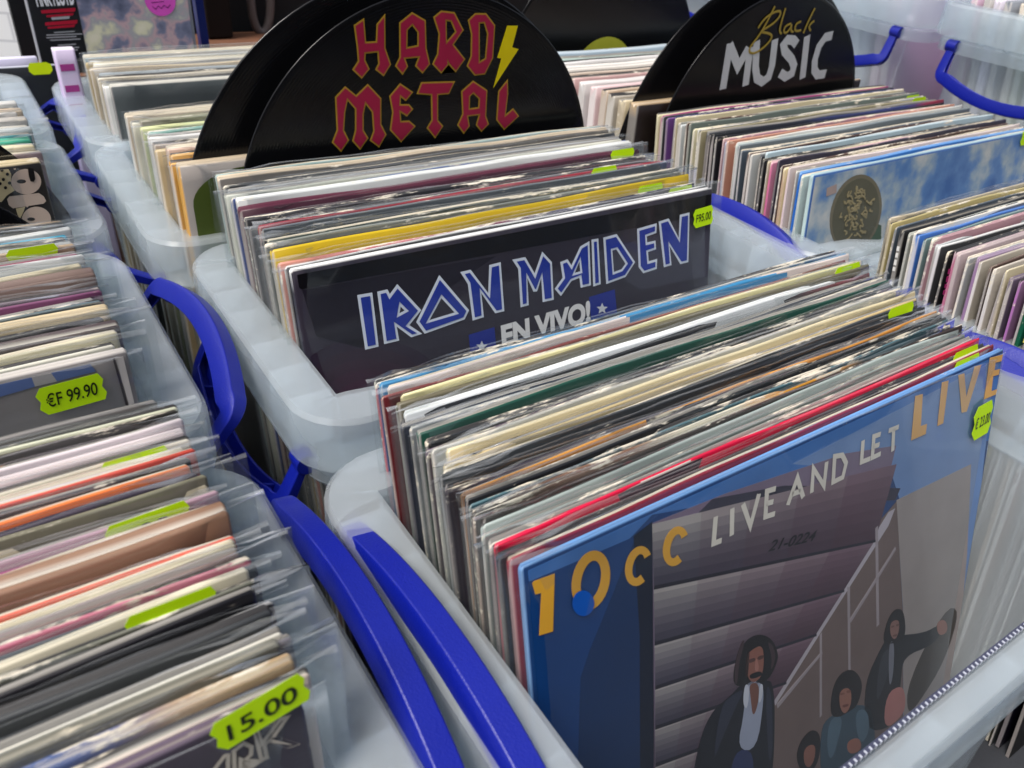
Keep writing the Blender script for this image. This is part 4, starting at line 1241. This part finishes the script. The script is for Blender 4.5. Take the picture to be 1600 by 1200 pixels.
st[0].position = 0.40; st[0].color = (*lin('3a5e96'), 1); st[1].position = 0.66; st[1].color = (*lin('b4b6b4'), 1)
for pos_, hx in ((0.52, '587cac'), (0.585, '8a9cac')):
    e = st.new(pos_); e.color = (*lin(hx), 1)
L.new(ad.outputs[0], cr.inputs[0])
p = pr(N, Roughness=0.35, Specular_IOR_Level=0.25); L.new(cr.outputs[0], p.inputs['Base Color']); L.new(p.outputs[0], out.inputs[0])
vs, fs = fill([[(-0.1665, 0.002), (0.167, 0.002), (0.167, 0.3358), (-0.1665, 0.3358)]])
mb = MB(); S.put(mb, vs, fs, 0.0002); mb.build('cover_artwork', m, hero)
items = [('4a5c4c', 0.0003, [G([(380, 860), (430, 700), (560, 600), (660, 640), (655, 860)])]),
         ('6c6656', 0.0004, [G(ellipse(490, 560, 165, 260, 36, rot=R(14)))]), ('585648', 0.0005, [G(ellipse(490, 565, 148, 240, 36, rot=R(14)))])]
items.append(('9c8a84', 0.0005, [G([(300, 395), (365, 368), (362, 425), (295, 450)])]))
art(hero, S, 'oval_emblem', items, None, (-0.169 + 0.0025, 0.169 - 0.002, 0.002, 0.338 - 0.0022))
mb = MB()
for k in range(44):
    aa, qq = rn.uniform(0, 6.28), rn.uniform(0.1, 0.86)
    cx, cy = 490 + 125 * qq * math.cos(aa) - 30 * qq * math.sin(aa), 560 + 215 * qq * math.sin(aa) - 30 * qq * math.cos(aa)
    ln = [(cx + rn.uniform(-26, 26), cy + rn.uniform(-32, 32)) for _ in range(4)]
    vs, fs = stroke(S.conv(ln, 4.2105, 1220, 200), 0.0016, True); S.put(mb, vs, fs, 0.0007 + 0.00001 * k)
mb.build('emblem_scrolls', ink('8a7f60'), hero)
c = S.uv(1606, 212); add_sticker(hero, -t_ / 2, c[0], c[1], 0.028, 0.016)

# small marks on spines of the right edge crate
for k, hx in ((ix['white titled black'], 'd8d6d0'), (ix['rose titled pink'], '7a1c4c'), (ix['yellow titled black'], 'd8c860'), (ix['clay pink'], '6a3028'), (ix['deep indigo'], 'd4ccd8'), (ix['dark umber'], 'd8d0c8'), (ix['midnight'], 'b8c4cc'), (ix['straw yellow'], '6a5a20')):
    o = r2o[k]; t_ = o['tt']; rn = random.Random(k); mb = MB(); zc = 0.325
    zc = 0.318
    while zc > 0.20:
        h_ = rn.uniform(0.0025, 0.0045)
        mb.box((-0.165 - 0.0004, -t_ * 0.22, zc - h_), (-0.165 + 0.0004, t_ * 0.22, zc))
        zc -= h_ + (0.0016 if rn.random() < 0.8 else 0.008)
    mb.build('spine_print', ink(hx), o)

# ------------------------------------------------------------------ black discs used as dividers
def disc(x, y, z, lean, label, r=0.1505, hole=True, lab=None):
    n = 96
    t = 0.0017
    rings = [(r, -t / 2 + 0.0004), (r - 0.0008, -t / 2), (r - 0.004, -t / 2 + 0.0002), (0.060, -t / 2 + 0.0002), (0.052, -t / 2 - 0.0001), (0.0036, -t / 2)]
    vs, fs = [], []
    full = rings + [(q, -yy) for q, yy in reversed(rings)]
    for q, yy in full:
        for i in range(n):
            a = 2 * math.pi * i / n
            vs.append((q * math.cos(a), yy, q * math.sin(a)))
    m = len(full)
    for k in range(m):
        kk = (k + 1) % m
        for i in range(n):
            j = (i + 1) % n
            fs.append((k * n + i, kk * n + i, kk * n + j, k * n + j))
    o = mesh_obj('vinyl_disc', vs, fs, M_VINYL, smooth=True)
    o.location = (x, y, z); o.rotation_euler = (R(lean), 0, 0)
    tag(o, label, 'vinyl record', 'black vinyl discs used as dividers')
    if lab:
        v2, f2 = fill([ellipse(0, 0, 0.05, 0.05, 48), ellipse(0, 0, 0.0036, 0.0036, 16)])
        mesh_obj('centre_label', [(x_, -t / 2 - 0.0004 - z_, y_) for x_, y_, z_ in v2], f2, ink(lab), o)
    return o


# the red lettered pair
disc(0.1775, 0.3615, -0.0135, 0, 'large plain black disc just behind the red lettered one', r=0.171)
d1 = disc(0.190, 0.347, -0.002, 0, 'black vinyl disc with red gothic lettering and yellow bolt', r=0.1505)
S = Sheet(d1, -0.00085)
h2 = lambda p: zz(S, p, 300, 0, 3.2)
h3 = lambda p: zz(S, p, 750, 0, 3.2)
gothic = [
 [h2([(808, 125), (860, 90), (870, 208), (918, 205), (922, 120), (965, 68), (967, 240), (995, 322), (958, 382), (915, 348), (930, 318), (926, 262), (868, 268), (866, 300), (888, 345), (848, 394), (800, 348), (828, 305), (822, 230)])],
 [h2([(1035, 112), (1100, 60), (1168, 100), (1172, 240), (1190, 320), (1152, 368), (1114, 330), (1130, 288), (1066, 294), (1080, 332), (1052, 375), (1014, 330), (1036, 285)]), h2([(1078, 150), (1100, 128), (1126, 162), (1126, 225), (1076, 235)])],
 [h2([(1205, 85), (1245, 52), (1312, 60), (1358, 150), (1308, 222), (1340, 262), (1366, 295), (1318, 362), (1284, 325), (1268, 275), (1284, 320), (1245, 368), (1200, 320), (1224, 270), (1232, 170)]), h2([(1272, 105), (1292, 108), (1314, 158), (1274, 205)])],
 [h2([(1378, 100), (1415, 65), (1470, 65), (1515, 125), (1505, 290), (1464, 372), (1412, 378), (1372, 330), (1392, 280), (1394, 170)]), h2([(1438, 118), (1458, 116), (1474, 168), (1464, 290), (1438, 306)])],
 [h2([(714, 485), (765, 430), (820, 475), (878, 418), (946, 490), (946, 620), (972, 672), (935, 738), (888, 702), (905, 655), (898, 560), (868, 522), (858, 570), (858, 650), (882, 690), (840, 750), (800, 705), (814, 650), (814, 545), (778, 504), (766, 560), (760, 650), (785, 700), (745, 760), (698, 712), (722, 650)])],
 [h2([(985, 480), (1040, 415), (1106, 460), (1068, 506), (1044, 486), (1042, 520), (1085, 520), (1106, 545), (1074, 582), (1042, 562), (1046, 604), (1086, 602), (1118, 630), (1045, 712), (988, 650), (1000, 560)])],
 [h2([(1145, 410), (1315, 405), (1285, 470), (1230, 475), (1230, 600), (1256, 630), (1215, 692), (1172, 640), (1196, 600), (1194, 476), (1122, 470)])],
 [h2([(1345, 455), (1405, 402), (1476, 450), (1470, 580), (1484, 620), (1446, 660), (1418, 625), (1432, 576), (1380, 582), (1388, 630), (1358, 670), (1325, 625), (1350, 570)]), h2([(1390, 482), (1405, 468), (1433, 495), (1430, 535), (1388, 541)])],
 [h3([(90, 455), (138, 395), (140, 470), (128, 572), (165, 540), (195, 580), (120, 650), (80, 600)])],
]
items = []
for lp in gothic:
    items.append(('a8862c', 0.0002, lp))
    items.append(('9c1f42', 0.0005, [inset(lp[0], 0.0011)] + [inset(h_, -0.0011) for h_ in lp[1:]]))
art(d1, S, 'gothic_lettering', items)
art(d1, S, 'lightning_bolt', [('d8c40c', 0.0003, [h3([(135, 128), (188, 128), (160, 236), (192, 245), (65, 440), (106, 292), (85, 288)])])])
# the white lettered pair
disc(0.5775, 0.381, -0.0228, 0, 'large plain black disc just behind the white lettered one', r=0.175)
d2 = disc(0.585, 0.3635, -0.0103, 0, 'black vinyl disc with white lettering and a gold script word', r=0.1493)
S = Sheet(d2, -0.00085)
mb = MB()
for k, ln in enumerate(([(93, 446), (130, 216)], [(126, 222), (170, 332), (222, 238)], [(230, 236), (206, 428)], [(262, 205), (256, 340), (264, 392), (292, 408), (322, 384), (338, 330), (354, 196)],
           [(462, 222), (444, 200), (414, 198), (396, 222), (402, 256), (436, 296), (448, 330), (438, 366), (408, 384), (378, 364)],
           [(514, 178), (490, 392)], [(640, 176), (604, 186), (572, 232), (552, 300), (550, 350), (566, 374), (606, 368)])):
    vs, fs = stroke(S.conv(ln, 3.2, 1100, 0), 0.0088); S.put(mb, vs, fs, 0.0003 + 0.00005 * k)
mb.build('white_lettering', ink('c4c6c8'), d2)
mb = MB()
for ln in ([(352, 30), (318, 100), (268, 185), (226, 235), (222, 262), (250, 268), (300, 235), (338, 190), (332, 166), (285, 160)], [(268, 140), (290, 100), (345, 60), (382, 52), (376, 85), (335, 125), (290, 150)],
           [(405, 40), (384, 110), (372, 160), (384, 168)], [(432, 118), (408, 124), (394, 152), (404, 170), (430, 140), (436, 118), (430, 160), (444, 158)], [(482, 108), (462, 112), (450, 140), (456, 160), (482, 150)], [(552, 40), (520, 100), (494, 165)], [(548, 104), (510, 130), (530, 152)]):
    vs, fs = stroke(S.conv(ln, 3.2, 1100, 0), 0.0022, True); S.put(mb, vs, fs, 0.0008)
mb.build('gold_script', ink('9a8434'), d2)
# plain pair behind, with a yellow label
disc(0.575, 0.612, -0.002, 0, 'plain black vinyl disc with yellow label between the two lettered discs', lab='b8b83c')
# pair in the left crate
q1, q2 = at_y(28, 248, 0.4165), at_y(36, 343, 0.3655)
LD = (q1.x - 0.1505 * math.cos(R(36)), q1.z - 0.1505 * math.sin(R(36)), q2.x - 0.1505 * math.cos(R(42)), q2.z - 0.1505 * math.sin(R(42)))
disc(LD[0], 0.4165, LD[1], 0, 'black vinyl disc behind the black bubble lettered sleeve')
disc(LD[2], 0.3655, LD[3], 0, 'black vinyl disc in front of the black bubble lettered sleeve')

# ------------------------------------------------------------------ things at the back
M_BLACK = plain('matte_black', '121316', 0.6, 0.3)
# black sleeve with a small sticker, standing behind the left crates
q = at_y(88, 101, 0.83)
o = record(q.x - LP, 0.83, q.z, -3, 0.006, '25272b', 'b9bcc8', W=LP, seed=71, film=False, wear=0.2, warp=0)
tag(o, 'black record sleeve with small yellow sticker below the white wall', 'record sleeve')
c = Sheet(o, -0.003).uv(63, 107)
vs, fs = fill([clean([(c[0] + x * 0.022, c[1] + z * 0.012) for x, z in ((-.5, -.2), (-.35, -.5), (.35, -.5), (.5, -.2), (.5, .3), (.3, .5), (-.4, .5), (-.5, .2))])])
mesh_obj('price_sticker', [(x, -0.0034 - z, y) for x, y, z in vs], fs, plain('yellow_sticker', 'd8ee10', 0.6, 0.2), o)
q = at_y(58, 89, 0.842)
o = record(q.x - LP, 0.842, q.z, -3, 0.010, 'c9c4dc', 'dcd8ec', W=LP, seed=72, film=False, wear=0.1, warp=0)
tag(o, 'pale lilac record sleeve just behind the black stickered sleeve', 'record sleeve')
# lilac spine
o = record(-0.012, 0.703, 0.0425, -3, 0.016, 'd4c4e0', 'e4dcea', spine='ccb2dc', W=0.018, H=LP, seed=73, film=False, wear=0.1, warp=0)
tag(o, 'narrow lilac box with pink marks at the left of the back crate', 'box')
mb = MB()
for k, zc in enumerate((0.300, 0.281, 0.264)):
    mb.box((-0.0065, -0.0084, zc - 0.004), (0.0055, -0.0078, zc + 0.002))
mb.build('pink_marks', ink('9c3a80'), o)

# boxed set with red and white title panel, and colourful front
YB = 0.90
base = root = bpy.data.objects.new('record_box_set', None)
link(root); root.location = (0, YB, 0)
tag(root, 'record box with black title panel and colourful front under a pink sticker', 'record box')
pA, pB, pC = at_y(62, 82, YB), at_y(133, 70, YB), at_y(306, 60, YB)
xl, xm, xr = pA.x, pB.x, pC.x
zb, zt_ = at_y(306, 64, 1.02).z - 0.002, pA.z + 0.17
mb = MB(); mb.box((xl - 0.001, 0.0, zb), (xr, 0.02, zt_)); mb.build('box_body', plain('box_card', '8a8c94', 0.4, 0.4), root, bevel=0.001)
mb = MB(); mb.box((xl, -0.0012, zb + 0.001), (xm, 0.001, zt_ - 0.001)); panel = mb.build('title_panel', plain('panel_black', '16171b', 0.4, 0.4), root)
S = Sheet(root, -0.0012)
mb = MB(); S.words(mb, 'PINK FLOYD', (58, 9), (117, 6), 0.016, 0.0003, 0.04); mb.build('white_title', ink('e8e8ea'), panel)
mb = MB()
for (x0, x1, yv, hh) in ((64, 118, 12, 6), (72, 115, 20, 4), (70, 121, 31, 6), (74, 117, 38, 4)):
    q = clean(S.conv([(x0, yv + 4), (x1, yv), (x1 - 1, yv + hh), (x0 + 1, yv + hh + 3)])); vs, fs = fill([q]); S.put(mb, vs, fs, 0.0004)
mb.build('red_lines', ink('b01c34'), panel)
mb = MB()
for (x0, x1, yv, hh) in ((80, 109, 25, 4), (84, 117, 48, 1.6), (72, 129, 52, 1.6), (72, 120, 56, 1.6), (78, 126, 60, 1.6), (90, 119, 68, 1.6), (90, 124, 73, 1.6), (88, 122, 77, 1.6)):
    q = clean(S.conv([(x0, yv + 2), (x1, yv), (x1 - 1, yv + hh), (x0 + 1, yv + hh + 2)])); vs, fs = fill([q]); S.put(mb, vs, fs, 0.0004)
mb.build('white_lines', ink('a8a8ac'), panel)
# cover picture: a generic painterly pattern
m, N, L, out = new_mat('painted_picture')
tc = N.new('ShaderNodeTexCoord')
n1 = N.new('ShaderNodeTexNoise'); n1.inputs['Scale'].default_value = 30; n1.inputs['Detail'].default_value = 5
L.new(tc.outputs['Object'], n1.inputs['Vector'])
cr = N.new('ShaderNodeValToRGB')
st = cr.color_ramp.elements
st[0].position = 0.30; st[0].color = (*lin('4a5068'), 1)
st[1].position = 0.72; st[1].color = (*lin('e8e2c8'), 1)
for pos_, hx in ((0.44, '7c8098'), (0.50, 'c8a8ac'), (0.56, 'a8a8ac'), (0.63, 'dcd8b8')):
    e = st.new(pos_); e.color = (*lin(hx), 1)
L.new(n1.outputs['Fac'], cr.inputs[0])
p = pr(N, Roughness=0.35); L.new(cr.outputs[0], p.inputs['Base Color']); L.new(p.outputs[0], out.inputs[0])
mb = MB(); mb.box((xm + 0.0005, -0.0010, zb + 0.001), (xr - 0.004, 0.001, zt_ - 0.001)); pic = mb.build('front_picture', m, root)
c = S.uv(250, 0); e = S.uv(250, 25); rr_ = (c[1] - e[1]) * 1.0
vs, fs = fill([ellipse(c[0], c[1], rr_, rr_, 32)])
mb = MB(); S.put(mb, vs, fs, 0.0006); pk = mb.build('pink_sticker', ink('e05ac4'), root)
mb = MB()
for ln in ([(236, 4), (256, 2)], [(238, 10), (243, 14), (247, 9), (252, 13), (256, 8), (262, 12), (266, 7)]):
    vs, fs = stroke(S.conv(ln), 0.0008); S.put(mb, vs, fs, 0.0010)
mb.build('pen_scribble', ink('5a1a50'), pk)
# dark blue board leaning beside it
mb = MB(); a, b = at_y(300, 0, 0.95), at_y(316, 62, 0.95)
mb.add([(a.x - 0.002, 0.94, 0.25), (a.x + 0.006, 0.94, 0.25), (b.x + 0.006, 0.94, zb), (b.x - 0.004, 0.94, zb),
        (a.x - 0.002, 0.955, 0.25), (a.x + 0.006, 0.955, 0.25), (b.x + 0.006, 0.955, zb), (b.x - 0.004, 0.955, zb)],
       [(0, 3, 2, 1), (4, 5, 6, 7), (0, 1, 5, 4), (1, 2, 6, 5), (2, 3, 7, 6), (3, 0, 4, 7)])
tag(mb.build('blue_board', ink('1a2870')), 'thin dark blue board leaning beside the colourful box', 'board')
# dark shelf with a plank and a grey loop
YS = 1.02
a, b = at_y(306, 64, YS), at_y(470, 40, YS)
mb = MB(); mb.box((at_y(60, 60, 0.9).x - 0.004, 0.885, -1.039), (1.6, 1.07, a.z - 0.002))
tag(mb.build('wooden_shelf', plain('old_plank', '7a5440', 0.75, 0.2, bump=0.5, bscale=60)), 'old brown wooden bench top in the dark behind the crates', 'shelf')
M_DARK = plain('dark_box', '140c0a', 0.7, 0.2)
mb = MB(); mb.box((a.x + 0.02, 1.03, a.z - 0.001), (a.x + 0.055, 1.066, a.z + 0.3))
tag(mb.build('dark_carton', M_DARK, bevel=0.003), 'dark brown carton standing on the old plank shelf', 'carton')
mb = MB(); mb.box((a.x - 0.05, 1.09, -1.0), (2.6, 1.12, 0.9))
tag(mb.build('backdrop_panel', M_BLACK), 'black panel closing off the stall behind the shelf', 'panel')
pts = [at_y(x, y, 1.06) for x, y in ((388, -40), (392, 10), (398, 40), (408, 52), (418, 46), (424, 10), (420, -40))]
cu = bpy.data.curves.new('loop', 'CURVE'); cu.dimensions = '3D'; cu.bevel_depth = 0.006; cu.bevel_resolution = 3
s = cu.splines.new('NURBS'); s.points.add(len(pts) - 1)
for q, v in zip(s.points, pts): q.co = (*v, 1)
s.order_u = 3; s.use_endpoint_u = True
vs, fs = curve_mesh(cu, 'loop')
tag(mesh_obj('grey_loop', vs, fs, plain('grey_rubber', '5c5452', 0.5, 0.4), smooth=True), 'grey rounded loop hanging over the old plank shelf', 'hanging loop')
# black post and white brick wall
a, b = at_y(22, 0, 0.98), at_y(46, 88, 0.98)
mb = MB(); c = (a + b) / 2
mb.box((b.x - 0.008, 0.97, -1.04), (b.x + 0.016, 0.99, 0.6))
tag(mb.build('black_post', M_BLACK), 'black upright post in front of the white brick wall', 'post')
mb = MB(); mb.box((b.x + 0.022, 0.96, -1.04), (b.x + 0.032, 0.968, 0.6))
tag(mb.build('pale_strip', plain('pale_strip_plastic', 'b0aec4', 0.2, 0.5)), 'shiny pale upright strip between the black post and title panel', 'strip')
m, N, L, out = new_mat('white_brick')
tc = N.new('ShaderNodeTexCoord'); mp = N.new('ShaderNodeMapping'); mp.inputs['Rotation'].default_value = (R(90), 0, 0)
br = N.new('ShaderNodeTexBrick'); br.inputs['Scale'].default_value = 4.5
br.inputs['Color1'].default_value = (0.86, 0.87, 0.88, 1); br.inputs['Color2'].default_value = (0.82, 0.83, 0.85, 1); br.inputs['Mortar'].default_value = (0.62, 0.63, 0.66, 1)
br.inputs['Mortar Size'].default_value = 0.012
L.new(tc.outputs['Object'], mp.inputs[0]); L.new(mp.outputs[0], br.inputs['Vector'])
p = pr(N, Roughness=0.7); L.new(br.outputs['Color'], p.inputs['Base Color']); L.new(p.outputs[0], out.inputs[0])
q = at_y(60, 40, 1.9)
mb = MB(); mb.box((-4.0, 0, -1.04 - 0.4), (0.0, 0.15, 2.2))
wl = mb.build('brick_wall', m)
wl.location = (q.x, q.y, 0.4); wl.rotation_euler = (0, 0, R(-28))
tag(wl, 'white painted brick wall at the upper left', 'wall')
mb = MB(); mb.box((-2.6, -2.30, -1.04), (3.4, -2.24, 1.35))  # unseen screen added to block low sky, darkening reflections and front faces
tag(mb.build('sky_blocker', plain('blocker_dark', '2a2826', 0.9, 0.1, bump=0.4, bscale=60)), 'added dark screen behind the viewer, blocking the low sky', 'light blocker')

for o in bpy.data.objects:
    if 'tt' in o: del o['tt']
